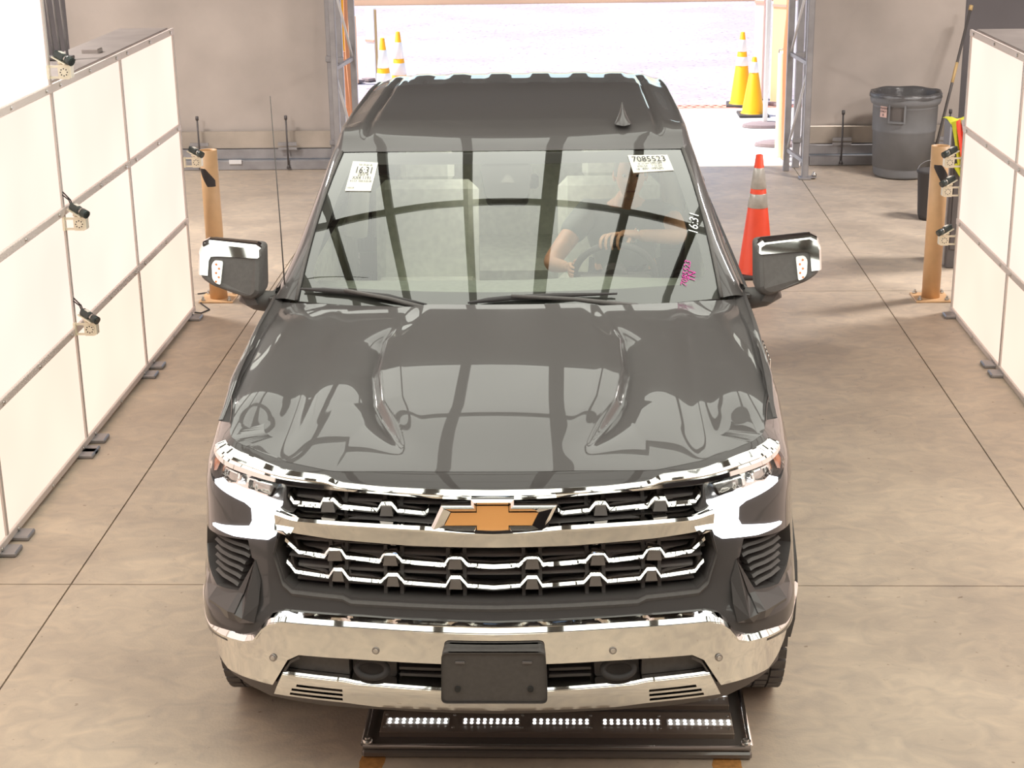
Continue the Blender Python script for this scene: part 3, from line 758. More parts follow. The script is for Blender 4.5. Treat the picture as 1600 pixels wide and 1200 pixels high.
# bump faces: grey trapezoids hanging below each raised step
def bumpface(pts, nm='bar_step'):
    for i in range(len(pts)-3):
        (a, za), (b, zb), (c, zc), (d, zd) = pts[i:i+4]
        if zb > za+.012 and zc > zd+.012 and abs(zb-zc) < .006:
            for s in (-1, 1):
                q = [(b-.002, zb-.012), (c+.002, zc-.012), (c-.004 if c < b else c, zc-.045), (b, zb-.045)]
                lo = [(s*b, zb-.010), (s*c, zc-.010), (s*(c-.006), zc-.042), (s*(b+.006), zb-.042)]
                F3 = [S(lo[0][0], lo[0][1], -.008), S(lo[1][0], lo[1][1], -.008), S(lo[2][0], lo[2][1], -.010), S(lo[3][0], lo[3][1], -.010)]
                Bk = [S(u, z, -.05) for u, z in lo]
                raw(nm, F3+Bk, [(0, 1, 2, 3), (0, 4, 5, 1), (1, 5, 6, 2), (2, 6, 7, 3), (3, 7, 4, 0)], M['dark_chrome'], TR)
for R_ in (R1, R2, R3): bumpface(R_)
# dark slats and ribs behind
for z0, u1 in ((1.075, .69), (1.045, .68), (.935, .71), (.905, .72), (.875, .71), (.845, .70), (.80, .68)):
    strip('grille_slat', [(-u1, z0), (0, z0-.006), (u1, z0)], [(-.09, .008), (-.05, .005), (-.045, 0), (-.05, -.005), (-.09, -.008)], M['grille_black'], TR, closed=True, res=.05)
for uc in (.127, .34, .53):
    for s in (-1, 1):
        for e in (-.028, .028):
            for z0, z1 in ((.77, .955), (1.03, 1.10)):
                if uc < .2 and z0 > 1: continue
                u = s*uc+e; raw('grille_rib', [S(u-.006, z0, -.042), S(u+.006, z0, -.042), S(u+.006, z1, -.042), S(u-.006, z1, -.042), S(u-.006, z0, -.09), S(u+.006, z0, -.09), S(u+.006, z1, -.09), S(u-.006, z1, -.09)],
                    [(0, 1, 2, 3), (0, 4, 5, 1), (1, 5, 6, 2), (2, 6, 7, 3), (3, 7, 4, 0)], M['black_plastic'], TR)
# lower lip of the grille frame
strip('grille_frame', full([(0, .758), (.476, .764), (.504, .776), (.68, .782), (.712, .806), (.745, .905), (.73, .965)]), [(-.03, .0), (.006, .0), (.010, -.008), (.0, -.02)], M['black_plastic'], TR, res=.03)
# ------------------------------------------------------------------ bow-tie emblem
eb = empty('emblem', (0, 0, 0)); eb.parent = TR
ec = S(0, 1.052, 0)
def E3(x, z, o):
    return Vector((x, ec.y+z*.12-.018-o, ec.z+z*.94))
EO = [(-.211, -.050), (-.168, .046), (-.070, .046), (-.070, .068), (.070, .068), (.070, .046), (.211, .046), (.168, -.050), (.070, -.050), (.077, -.083), (-.077, -.083), (-.070, -.050)]
EM = [(-.196, -.040), (-.160, .038), (-.060, .038), (-.060, .060), (.060, .060), (.060, .038), (.196, .038), (.160, -.040), (.060, -.040), (.062, -.073), (-.062, -.073), (-.060, -.040)]
EI = [(-.158, -.026), (-.136, .020), (-.052, .020), (-.052, .044), (.052, .044), (.052, .020), (.150, .020), (.128, -.026), (.052, -.026), (.052, -.056), (-.052, -.056), (-.052, -.026)]
n = 12
v0 = [E3(x, z, -.03) for x, z in EO]; v1 = [E3(x, z, .012) for x, z in EO]; v2 = [E3(x, z, .020) for x, z in EM]; v3 = [E3(x, z, .006) for x, z in EI]
fs = []
for k in range(3): fs += [(k*n+i, k*n+(i+1) % n, (k+1)*n+(i+1) % n, (k+1)*n+i) for i in range(n)]
MB().add(v0+v1+v2+v3, fs).build('emblem_frame', M['chrome'], eb, 'chrome bevelled bow tie frame')
v4 = [E3(x, z, .009) for x, z in EI]
MB().add(v4, [(0, 1, 2, 11), (2, 3, 4, 5, 8, 9, 10, 11), (5, 6, 7, 8)]).build('emblem_face', M['gold'], eb, 'orange gold bow tie face')

# ------------------------------------------------------------------ headlamps
for s in (-1, 1):
    hl = empty('headlamp', (0, 0, 0)); hl.parent = TR; f_ = (lambda p: [(s*u, z) for u, z in p] if s > 0 else mir(p))
    shell('lamp_housing', f_(HEADC), [], M['lampsilver'], hl, off=-.035, thick=0, res=.03)
    shell('running_light', f_(DRL), [], M['drl'], hl, off=.006, thick=.03, res=.02, label='lit white running light, hook shaped')
    for (pl, dz) in (([(.735, 1.118), (.86, 1.132), (.862, 1.098), (.752, 1.080)], 0), ([(.895, 1.138), (1.0, 1.150), (1.005, 1.118), (.955, 1.104), (.90, 1.108)], 0)):
        o_ = rnd(pl, .008); i_ = rnd([(sum(p[0] for p in pl)/len(pl)*.16+u*.84, sum(p[1] for p in pl)/len(pl)*.22+z*.78) for u, z in pl], .006)
        shell('lamp_bezel', f_(o_), [f_(i_)], M['chrome'], hl, off=-.004, thick=.03, res=.02)
        shell('projector', f_(i_), [], M['lampgrey'], hl, off=-.022, thick=.01, res=.015)
    amb = [(1.115, 1.168), (1.165, 1.172), (1.172, 1.135), (1.115, 1.112)]
    shell('side_marker', f_(amb), [], M['amber'], hl, off=-.012, thick=.01, res=.03, label='amber side marker')
    shell('lamp_lens', f_(LENS), [], M['clear'], hl, off=.002, thick=0, res=.03)
    # lower corner vent with slats
    vt = empty('corner_vent', (0, 0, 0)); vt.parent = TR
    shell('vent_back', f_([(1.18, .92), (.83, .945), (.80, .87), (.88, .74), (1.0, .73), (1.18, .80)]), [], M['grille_black'], vt, off=-.07, thick=0, res=.05)
    for k in range(6):
        za = .905-k*.026; ua = 1.07-.004*k; ub = .850+.0+(k*.010 if k > 1 else 0)
        ln = [(s*ub, za-.012), (s*(ub+.02), za-.006), (s*ua, za+.004)]
        strip('vent_slat', ln, [(-.06, .004), (-.020, .004), (-.012, -.004), (-.03, -.011), (-.06, -.011)], M['black_plastic'], vt, closed=True, res=.05)
    # faceted fin and ledge below the vent
    A, Bp, Cp, D, E_, G, H = [(s*u, z) for u, z in ((.815, .868), (.792, .803), (.789, .733), (.831, .690), (.890, .700), (.862, .735), (.860, .757))]
    v = [S(*A, .002), S(*Bp, .004), S(*Cp, .020), S(*D, .046), S(*E_, .040), S(*G, .004), S(*H, -.01), S(s*.80, .672, .026), S(s*.85, .665, .034)]
    fc = [(0, 1, 2, 3), (0, 3, 6), (6, 3, 5), (5, 3, 4), (2, 7, 3), (3, 7, 8), (3, 8, 4), (0, 6, 5), (1, 7, 2)]
    raw('cheek_fin', v, fc if s < 0 else [q[::-1] for q in fc], M['paint'], TR)
    up = [(.862, .752), (.884, .752), (1.0, .742), (1.08, .778), (1.15, .815)]; lw = [(.862, .700), (.89, .700), (1.0, .702), (1.08, .722), (1.15, .75)]; lw2 = [(.862, .67), (.89, .67), (1.0, .67), (1.08, .69), (1.15, .72)]
    fo = lambda u: .042-.040*smst(.92, 1.13, u)
    v = [S(s*u, z, -.004) for u, z in up]+[S(s*u, z, fo(u)) for u, z in lw]+[S(s*u, z, fo(u)-.008) for u, z in lw2]
    raw('cheek_ledge', v, [(i, i+1, i+6, i+5) for i in range(4)]+[(5+i, 6+i, 11+i, 10+i) for i in range(4)], M['paint'], TR)

# ------------------------------------------------------------------ chrome bumper
def SB(u, z, off=0.): return S(u, z, off-.036*smst(.86, 1.16, abs(u)))
BMT = [(0, .690), (.441, .699), (.70, .700), (.740, .690), (.765, .668), (.795, .625), (.83, .614), (1.0, .612), (1.09, .622), (1.27, .635)]
BMB = [(0, .567), (.176, .575), (.48, .580), (.650, .580), (.690, .556), (.752, .447), (.93, .464), (1.02, .515), (1.12, .555), (1.27, .60)]
def BOF(u, z): return (QF(z)-interp([(.44, .016), (.56, .002), (.70, -.006)], z))*abs(plan(u)[3])
bo = list(full(BMB))+full(BMT)[::-1]
shell('chrome_bumper', bo, [], M['chrome'], TR, f=SB, off=.030, thick=.045, res=.022, offf=BOF)
strip('bumper_lip', full(BMT), [(-.014, .022), (.012, .020), (.030, .011), (.047, -.003), (.045, -.012)], M['chrome'], TR, f=SB, res=.02)
LT = [(0, .467), (.176, .472), (.46, .484), (.50, .492), (.712, .500)]; LB = [(0, .376), (.39, .378), (.51, .392), (.757, .402)]
lo_ = list(full(LB))+full(LT)[::-1]
slot = lambda z0, z1, a=.515, b=.675: [(a, z0), (b, z0+.006), (b-.004, z1+.006), (a, z1)]
SL = [slot(.402, .414, .515, .70), slot(.424, .436, .512, .69), slot(.446, .457, .51, .67)]
shell('chrome_lower_valance', lo_, SL+[mir(q) for q in SL], M['chrome'], TR, off=.030, thick=.035, res=.02)
strip('valance_lip', full(LT), [(-.05, .008), (.020, .006), (.031, -.003)], M['chrome'], TR, res=.03)
shell('bumper_opening', list(full([(0, .44), (.5, .46), (.77, .40)]))+full([(0, .60), (.66, .60), (.71, .56), (.77, .42)])[::-1], [], M['grille_black'], TR, off=-.075, thick=0, res=.06)
shell('lower_skirt', list(full([(0, .33), (.6, .34), (.80, .36), (1.02, .45)]))+full([(0, .39), (.6, .41), (.74, .44), (.95, .475), (1.03, .52)])[::-1], [], M['matte_dark'], TR, off=.0, thick=.05, res=.06)
strip('black_gap_trim', [(.65, .574), (.684, .552), (.742, .45)], [(.0, .0), (.024, .0), (.024, -.012), (0, -.012)], M['black_plastic'], TR, closed=True)
strip('black_gap_trim', [(-.65, .574), (-.684, .552), (-.742, .45)], [(.0, .0), (.024, .0), (.024, -.012), (0, -.012)], M['black_plastic'], TR, closed=True)
for s in (-1, 1):
    f_ = (lambda p: p if s > 0 else mir(p))
    shell('opening_filler', f_([(.49, .50), (.706, .508), (.66, .572), (.49, .572)]), [], M['black_plastic'], TR, off=-.005, thick=.06, res=.05)
    for z0 in (.505, .53, .555): strip('intake_slat', [(s*.18, z0), (s*.32, z0)], [(-.07, .008), (-.01, .006), (-.01, -.004), (-.07, -.006)], M['black_plastic'], TR, closed=True, res=.06)
    # tow hook
    hk = empty('tow_hook', (0, 0, 0)); hk.parent = TR
    shell('hook_pocket', f_(rnd([(.335, .487), (.485, .492), (.482, .577), (.332, .575)], .012)), [], M['matte_dark'], hk, off=-.03, thick=.03, res=.05)
    pth = [S(s*(.41+.052*math.cos(a)), .532+.026*math.sin(a), .006-.016*math.sin(a)) for a in [2*PI*k/20 for k in range(20)]]
    MB().tube(pth, .011, 8, close=True).build('hook_ring', M['rubber'], hk)
    for u, z in ((.387, .617), (.738, .560)):
        p = S(s*u, z, .033); nn = (S(s*u, z, .05)-p).normalized()
        sn = MB(); sn.cyl(p-nn*.004, p+nn*.004, .0135, .0125, 20).build('parking_sensor', M['dark_chrome'], TR)
        q = bpy.data.objects[TR.children[-1].name]; MB().cyl(p+nn*.003, p+nn*.006, .0085, .008, 16).build('sensor_face', M['lampgrey'], q)
# licence plate bracket
pb = rnd([(-.176, .450), (.176, .450), (.170, .636), (-.170, .636)], .022, 6)
fpl = lambda u, z, o=0: Vector((u, -.062-o-.02*(z-.54), z))
br = shell('plate_bracket', pb, [], M['black_plastic'], TR, f=fpl, off=0, thick=.07, res=.05)
strip('bracket_rim', dens(pb+[pb[0]], .03, False), [(-.01, 0), (.006, 0), (.006, .004)], M['black_plastic'], br, f=fpl)
for s in (-1, 1):
    MB().cyl((s*.120, -.068, .503), (s*.120, -.061, .503), .010, n=16).build('bracket_hole', M['ink'], br)
    MB().box((s*.11, -.066, .602), (.03, .006, .006)).build('bracket_slot', M['grille_black'], br)
# ------------------------------------------------------------------ wheels
def wheel(cx, cy, s):
    w_ = empty('wheel', (0, 0, 0)); w_.parent = TR
    R_, W = .41, .275; x0 = cx
    pr = [(.235, -.11), (.27, -.128), (.34, -.1375), (.385, -.130), (.398, -.112), (.400, 0), (.398, .112), (.385, .130), (.34, .1375), (.27, .128), (.235, .11)]
    MB().lathe(pr, (x0, cy, R_), 'X', 48).build('tire', M['tire'], w_)
    B = MB()
    for k in range(44):
        a = 2*PI*k/44
        for j, (xx, wd) in enumerate(((-.108, .05), (-.054, .044), (0, .046), (.054, .044), (.108, .05))):
            aa = a+(PI/44 if j % 2 else 0)
            B.box((x0+xx, cy+.4045*math.cos(aa), R_+.4045*math.sin(aa)), (wd, .012, .044), Matrix.Rotation(aa+PI/2, 3, 'X') @ Matrix.Rotation(PI/2, 3, 'X'))
    tb = B.build('tread_block', M['tire'], w_, fix=False); tb['kind'] = 'stuff'
    B = MB(); B.lathe([(.238, -.10), (.238, .10), (.225, .10), (.21, .07*s), (.215, -.10)], (x0, cy, R_), 'X', 40)
    B.build('rim_barrel', M['rim'], w_)
    for k in range(6):
        a = 2*PI*k/6; d = Vector((0, math.cos(a), math.sin(a))); t_ = Vector((0, -math.sin(a), math.cos(a))); c = Vector((x0+s*.105, cy, R_))
        v = [c+t_*.028, c-t_*.028, c+d*.225-t_*.045, c+d*.225+t_*.045]; v += [p-Vector((s*.035, 0, 0)) for p in v]
        raw('spoke', v, [(0, 1, 2, 3), (4, 7, 6, 5), (0, 4, 5, 1), (1, 5, 6, 2), (2, 6, 7, 3), (3, 7, 4, 0)], M['rim'], w_)
    MB().cyl((x0+s*.07, cy, R_), (x0+s*.12, cy, R_), .06, .05, 20).build('hub_cap', M['rim'], w_)
for yy in (.97, 4.71):
    for s in (-1, 1): wheel(s*.918, yy, s)
# underbody and bay blocks
MB().box((0, 2.9, .47), (1.6, 5.2, .22), bev=.03).box((0, .75, .62), (1.30, .9, .5), bev=.03).build('underbody', M['matte_dark'], TR)
MB().box((0, .97, .40), (1.5, .12, .12), bev=.02).box((0, 4.71, .40), (1.5, .12, .12), bev=.02).build('axle', M['matte_dark'], TR)
# bed and tailgate
MB().box((0, 5.05, .80), (1.88, 1.30, .04)).box((0, 4.42, 1.02), (1.90, .04, .48)).build('bed_floor', M['matte_dark'], TR)
MB().box((0, 5.72, .98), (1.72, .05, .58), bev=.01).build('tailgate', M['paint'], TR)
for s in (-1, 1):
    B = MB(); B.box((s*.985, 5.06, 1.30), (.12, 1.36, .03), bev=.008); B.build('bed_rail', M['black_plastic'], TR)
    MB().box((s*.93, 5.73, 1.0), (.14, .05, .42), bev=.01).build('tail_lamp', M['red'], TR)
MB().box((0, 5.78, .58), (1.9, .14, .16), bev=.02).build('rear_bumper', M['chrome'], TR)

# ------------------------------------------------------------------ cab
def WS(a, b, off=0.):   # windshield surface, a -1..1, b 0..1 bottom to top
    bb = b; bow = 4*bb*(1-bb)
    hw = .905+(.79-.905)*bb+.008*bow; x = a*hw
    yb = 1.60+.27*abs(a)**2.0; yt = 2.50+.18*abs(a)**2.0
    zb = 1.33-.03*abs(a)**2; zt = 1.822-.030*abs(a)**2
    y = yb+(yt-yb)*bb; z = zb+(zt-zb)*bb+.032*bow; y -= .018*bow
    if off: 
        h = .004; p = WS(a, b)
        n = (WS(a+h, b)-WS(a-h, b)).cross(WS(a, b+h)-WS(a, b-h)).normalized()
        return p+n*off
    return Vector((x, y, z))
MB().grid(lambda i, j: WS(i*2-1, j), 48, 30).build('windshield', M['glass'], TR, 'reflective laminated glass')
fr_o = [(-1.0, 0), (1.0, 0), (1.0, 1), (-1.0, 1)]
fr_i = rnd([(-.955, .095), (.955, .095), (.91, .905), (-.91, .905)], .10, 8)
shell('windshield_frit', fr_o, [fr_i], M['frit'], TR, f=WS, off=-.006, thick=0, res=.05)
# roof
def RF(u, v):
    s = u*2-1; y = 2.505+(4.40-2.505)*v; a = abs(s)
    y += .175*a**2.0*(1-smst(0, .3, v))
    hw = .795-.035*smst(.1, 1, v)
    x = s*hw
    z = 1.824-.030*a*a*(1-smst(0, .15, v))+interp([(0, 0), (.03, .022), (.07, .046), (.12, .062), (.2, .080), (.35, .096), (.6, .110), (.7, .119), (.8, .1180), (.9, .1135), (.965, .105), (1, .082)], v)
    z -= (.012*a**3+.022*smst(.88, 1.0, a))*smst(.05, .25, v)
    rib = smst(.45, .97, v)*(1-.5*smst(.985, 1.0, v))
    for c in (.0, .30, .56): z -= .004*rib*(g2(a, c+.065, .02)) if c else 0
    for c in (.15, .43, .69): z += .007*rib*smst(c-.10, c-.055, a)*(1-smst(c+.055, c+.10, a))
    z -= .018*g2(a, .855, .018)*smst(.04, .12, v)*(1-smst(.8, .97, v))
    return Vector((x, y, z))
B = MB().grid(RF, 120, 90, flip=False); rim(B, [RF(i/60, 1) for i in range(61)], Vector((0, .01, -.10)))
B.build('roof', M['paint'], TR, fix=False)
# pillars, rails, side frame around the door glass
PE = [(1.95, 1.018, 1.285), (2.25, .965, 1.41), (2.55, .912, 1.572), (2.80, .862, 1.735), (3.0, .835, 1.812), (3.4, .81, 1.868), (3.9, .79, 1.895), (4.25, .775, 1.900), (4.40, .765, 1.868)]
def sidept(y, z): return 1.022-(z-1.28)*.405
for s in (-1, 1):
    # A pillar skin between windshield edge and door line
    def AP(u, v):
        b = 1-(1-u); p = WS(s, b); y = 1.93+(2.92-1.93)*u; q = Vector((s*interp([(a, b_) for a, b_, c in PE], y), y, interp([(a, c) for a, b_, c in PE], y)))
        m = (p+q)/2+Vector((s*.022, -.02, .028))
        return p*(1-v)**2+m*2*v*(1-v)+q*v*v
    MB().grid(AP, 24, 10).build('a_pillar', M['paint'], TR)
    MB().tube([WS(s*1.0, i/12, .004) for i in range(13)], .008, 8).build('windshield_molding', M['black_plastic'], TR)
    def RR(u, v):
        vv = .0+u; p = RF(1 if s > 0 else 0, u); y = 2.92+(4.40-2.92)*u; q = Vector((s*interp([(a, b_) for a, b_, c in PE], y), y, interp([(a, c) for a, b_, c in PE], y)))
        m = (p+q)/2+Vector((s*.022, -.0, .02))*(1-.7*smst(.7, 1, u)); return p*(1-v)**2+m*2*v*(1-v)+q*v*v
    MB().grid(RR, 30, 8).build('roof_rail', M['paint'], TR)
    f_ = lambda y, z, o=0.: Vector((s*(sidept(y, z)+o), y, z))
    out = [(1.93, 1.27), (4.42, 1.28), (4.40, 1.885), (4.25, 1.895), (3.9, 1.885), (3.4, 1.86), (3.0, 1.80), (2.80, 1.725), (2.55, 1.565), (2.25, 1.405)]
    w1 = rnd([(2.36, 1.34), (3.02, 1.34), (3.02, 1.745), (2.86, 1.70)], .03); w2 = rnd([(3.12, 1.34), (3.86, 1.34), (3.80, 1.77), (3.12, 1.765)], .03)
    shell('side_frame', out, [w1, w2], M['paint'], TR, f=f_, thick=.04, res=.06)
    shell('door_glass', dens(w1, .05), [], M['door_glass'], TR, f=f_, off=-.012, thick=0, res=.1)
    shell('door_glass', dens(w2, .05), [], M['side_glass'], TR, f=f_, off=-.012, thick=0, res=.1)
    strip('window_sill_trim', [(2.0, 1.315), (4.0, 1.325)], [(0, .012), (.008, .01), (.008, -.01), (0, -.012)], M['chrome'], TR, f=f_, res=.2)
# belt shelf closes the gap between side skin top and greenhouse
for s in (-1, 1):
    MB().box((s*1.005, 3.2, 1.285), (.07, 2.5, .02), bev=.004).build('belt_line', M['paint'], TR)
fr = lambda x, z, o=0.: Vector((x, 4.40+o, z))
shell('rear_cab_wall', [(-1.0, .9), (1.0, .9), (1.0, 1.30), (.77, 1.88), (.70, 1.90), (-.70, 1.90), (-.77, 1.88), (-1.0, 1.30)], [rnd([(-.72, 1.38), (.72, 1.38), (.64, 1.74), (-.64, 1.74)], .04)], M['paint'], TR, f=fr, thick=.03, res=.1)
shell('rear_window', rnd([(-.73, 1.37), (.73, 1.37), (.65, 1.75), (-.65, 1.75)], .04), [], M['side_glass'], TR, f=fr, off=-.015, thick=0, res=.2)
# cowl panel
def CW(u, v):
    s = u*2-1; p = hood_pt(s, 1)+Vector((0, -.005, -.035)); q = WS(s*.99, 0, -.01)+Vector((0, .03, .005)); return p*(1-v)+q*v+Vector((0, 0, -.012*math.sin(PI*v)))
MB().grid(CW, 40, 6).build('cowl_panel', M['black_plastic'], TR)
# interior
MB().grid(lambda u, v: Vector(((u*2-1)*(.90-.04*v), 1.74+.60*v+.14*abs(u*2-1)**2*(1-v), 1.265+.03*math.sin(v*PI*.9)-.10*smst(.85, 1, v)+.015*g2(u*2-1, .45, .25)*v)), 40, 20).build('dashboard', M['dash'], TR)
MB().box((0, 2.36, 1.02), (1.7, .12, .34), bev=.03).box((.0, 2.40, 1.16), (.30, .05, .14), bev=.02).build('dash_fascia', M['dash'], TR)
MB().box((.47, 2.30, 1.25), (.36, .16, .06), bev=.025).build('instrument_hood', M['black_plastic'], TR)
MB().grid(lambda u, v: Vector(((u*2-1)*.74, 2.72+1.6*v, 1.80-.03*(u*2-1)**2+.05*math.sin(PI*v)+.05*v)), 12, 12).build('headliner', M['headliner'], TR)
MB().box((0, 3.3, .70), (1.8, 2.1, .06)).build('cab_floor', M['matte_dark'], TR)
def seat(x, y, w_, nm='front_seat'):
    st = empty(nm, (0, 0, 0)); st.parent = TR
    MB().box((x, y-.28, .98), (w_, .52, .16), (.08, 0, 0), bev=.05).build('seat_cushion', M['seat'], st)
    MB().box((x, y+.06, 1.24), (w_-.04, .15, .60), (-.22, 0, 0), bev=.05).build('seat_back', M['seat'], st)
    for dx in ([0] if w_ < 1 else [-.45, .45]):
        MB().box((x+dx, y+.16, 1.60), (.27, .10, .17), (-.15, 0, 0), bev=.03).build('headrest', M['seat'], st)
        MB().cyl((x+dx-.06, y+.13, 1.45), (x+dx-.06, y+.15, 1.56), .007, n=8).cyl((x+dx+.06, y+.13, 1.45), (x+dx+.06, y+.15, 1.56), .007, n=8).build('headrest_post', M['boltm'], st)
seat(-.45, 3.20, .56); seat(.47, 3.26, .56); seat(0, 4.12, 1.45, 'rear_bench')
# steering wheel
sw = empty('steering_wheel', (0, 0, 0)); sw.parent = TR
SC = Vector((.475, 2.56, 1.215)); Rm = Matrix.Rotation(math.radians(-62), 3, 'X')   # plane tilted toward driver
wp = lambda a, r: SC+Vector((r*math.cos(a), -.40*r*math.sin(a), .917*r*math.sin(a)))
MB().tube([wp(2*PI*k/40, .19) for k in range(40)], .016, 10, close=True).build('wheel_rim', M['black_plastic'], sw)
MB().cyl(SC+Vector((0, -.03, -.012)), SC+Vector((0, .03, .012)), .07, .06, 20).build('airbag_hub', M['matte_dark'], sw)
for a in (0.1, PI-.1, -PI/2): MB().tube([wp(a, .05), wp(a, .12), wp(a, .185)], [.02, .014, .014], 8).build('wheel_spoke', M['black_plastic'], sw)
MB().cyl(SC+Vector((0, -.02, -.005)), SC+Vector((0, -.30, -.13)), .04, .05, 12).build('steering_column', M['matte_dark'], sw)
# sensor pod and mirror behind the glass
pod = shell('sensor_pod', rnd([(-.173, .915), (.127, .915), (.098, .652), (-.116, .652)], .04, 6), [], M['black_plastic'], TR, f=WS, off=-.012, thick=.04, res=.05, label='dark grey sensor housing behind the glass')
shell('pod_window', [(-.050, .765), (.030, .765), (.0, .825), (-.02, .825)], [], M['lampgrey'], pod, f=WS, off=-.008, thick=0, res=.1, label='pale triangular camera window')
rv = MB().box((-.0, 2.62, 1.66), (.25, .03, .07), (.2, 0, 0), bev=.012); rv.build('rear_view_mirror', M['black_plastic'], TR)
# wipers
def wiper(path, arm0):
    wr = empty('wiper', (0, 0, 0)); wr.parent = TR
    MB().tube([WS(a, b, .018) for a, b in path], [.004]+[.011]*(len(path)-2)+[.004], 8).build('wiper_blade', M['rubber'], wr)
    m = path[len(path)//2]; MB().tube([WS(*arm0, .006), WS((arm0[0]+m[0])/2, (arm0[1]+m[1])/2+.002, .035), WS(*m, .030)], [.014, .009, .008], 8).build('wiper_arm', M['black_plastic'], wr)
wiper([(-.98, .054), (-.86, .058), (-.749, .056), (-.545, .044), (-.36, .010)], (-.30, -.02))
wiper([(-.173, .022), (-.08, .036), (.024, .047), (.232, .055), (.505, .052)], (.60, -.012))
# whip antenna, fin antenna
MB().tube([Vector((-.972, 1.98, 1.30)), Vector((-.978, 1.995, 1.6)), Vector((-.989, 2.0, 2.155))], [.0035, .003, .0018], 6).cyl((-.972, 1.98, 1.285), (-.972, 1.98, 1.325), .014, .008, 12).build('whip_antenna', M['pole'], TR)
def fin_(u, v):
    y = 2.72+.17*u; h = .075*(u**.8); wd = .042*(1-.6*u*u)*max(.15, math.sin(min(1, u*3+.08)*PI/2)); a = (v*2-1)
    z0 = 1.895+.012*u
    return Vector((.518+a*wd*(1-.0), y, z0+h*(1-abs(a)**1.5)*.98))
B = MB().grid(fin_, 16, 16); rim(B, [fin_(1, i/16) for i in range(17)], Vector((0, .01, -.05))); B.build('fin_antenna', M['paint'], TR)

# door mirrors
def yt(y, z): return y+.45*max(0, z-1.36)*(1-smst(1.90, 2.03, y))
def mirror(s):
    mr = empty('door_mirror', (0, 0, 0)); mr.parent = TR
    X = lambda x: s*x
    # housing outline in x,z at the front, lofted back
    o_ = rnd([(1.050, 1.515), (1.298, 1.540), (1.328, 1.500), (1.330, 1.395), (1.280, 1.362), (1.100, 1.292), (1.058, 1.310)], .022, 5)
    cx = sum(p[0] for p in o_)/len(o_); cz = sum(p[1] for p in o_)/len(o_)
    secs = [(1.885, .80), (1.893, .90), (1.915, .965), (1.95, 1.0), (2.04, 1.0), (2.075, .98), (2.08, .93)]
    n = len(o_); vs = []; fs = []
    for y, k in secs: vs += [(X(cx+(x-cx)*k), yt(y, cz+(z-cz)*k), cz+(z-cz)*k) for x, z in o_]
    for i in range(len(secs)-1): fs += [(i*n+j, i*n+(j+1) % n, (i+1)*n+(j+1) % n, (i+1)*n+j) for j in range(n)]
    fs += [tuple(range(n)), tuple(((len(secs)-1)*n+j) for j in range(n))[::-1]]
    MB().add(vs, fs, 0, False).build('mirror_housing', M['black_plastic'], mr)
    # chrome cap: band over the top and down the outer side, proud of the housing
    cap_o = [(1.060, 1.478), (1.062, 1.508), (1.085, 1.522), (1.290, 1.543), (1.318, 1.530), (1.334, 1.495), (1.334, 1.408), (1.296, 1.404), (1.292, 1.470), (1.283, 1.487), (1.25, 1.489)]
    secs2 = [(1.878, .90), (1.884, .95), (1.905, .99), (1.945, 1.012), (2.03, 1.012)]
    vs = []; fs = []; n = len(cap_o)
    for y, k in secs2: vs += [(X(cx+(x-cx)*k), yt(y, cz+(z-cz)*k), cz+(z-cz)*k+.002) for x, z in cap_o]
    for i in range(len(secs2)-1): fs += [(i*n+j, i*n+(j+1) % n, (i+1)*n+(j+1) % n, (i+1)*n+j) for j in range(n)]
    fs += [tuple(range(n)), tuple(((len(secs2)-1)*n+j) for j in range(n))[::-1]]
    MB().add(vs, fs, 0, False).build('chrome_cap', M['chrome'], mr)
    k = .92; q = rnd([(1.222, 1.470), (1.262, 1.474), (1.276, 1.455), (1.272, 1.395), (1.258, 1.376), (1.232, 1.366)], .01, 3)
    B = MB(); B.prism(q, lambda x, z: (X(cx+(x-cx)*k), yt(1.874, cz+(z-cz)*k), cz+(z-cz)*k), lambda x, z: (X(cx+(x-cx)*k), yt(1.898, cz+(z-cz)*k), cz+(z-cz)*k)); ts = B.build('turn_signal', M['lampsilver'], mr)
    for i in range(5): MB().cyl((X(1.25-.012*(i % 2)), yt(1.870, 1.385+i*.017), 1.385+i*.017), (X(1.25-.012*(i % 2)), yt(1.876, 1.385+i*.017), 1.385+i*.017), .0045, n=8).build('signal_led', M['amber'], ts)
    MB().box((X(1.185), 2.082, 1.415), (.23, .006, .17), bev=.002).build('mirror_glass', M['mirrorglass'], mr)
    # arm to the door
    B = MB(); B.tube([(X(1.16), 1.97, 1.305), (X(1.10), 1.985, 1.275), (X(1.03), 2.02, 1.255), (X(.99), 2.06, 1.265)], [.034, .045, .05, .055], 10); B.build('mirror_arm', M['black_plastic'], mr)
    B = MB(); B.prism([(1.28, 1.362), (1.16, 1.318), (1.13, 1.262), (1.085, 1.268), (1.10, 1.30)], lambda x, z: (X(x), 1.93, z), lambda x, z: (X(x), 2.04, z)); B.build('mirror_skirt', M['black_plastic'], mr)
mirror(-1); mirror(1)

# ------------------------------------------------------------------ papers and marker writing on the windshield

dl = empty('added_cab_fill', (0, 0, 0)); dl.parent = TR  # added fill light that brightens the cab interior, shaped like a dome lamp
MB().box((0, 3.1, 1.845), (.16, .10, .012), bev=.003).build('fill_cover', M['fill_diff'], dl)
ld = bpy.data.lights.new('added_cab_light', 'AREA'); ld.size = .12; ld.energy = 2.4; ld.color = (1, .96, .88)
lo = bpy.data.objects.new('added_cab_light', ld); C.objects.link(lo); lo.parent = dl; lo.location = (0, 3.1, 1.835)

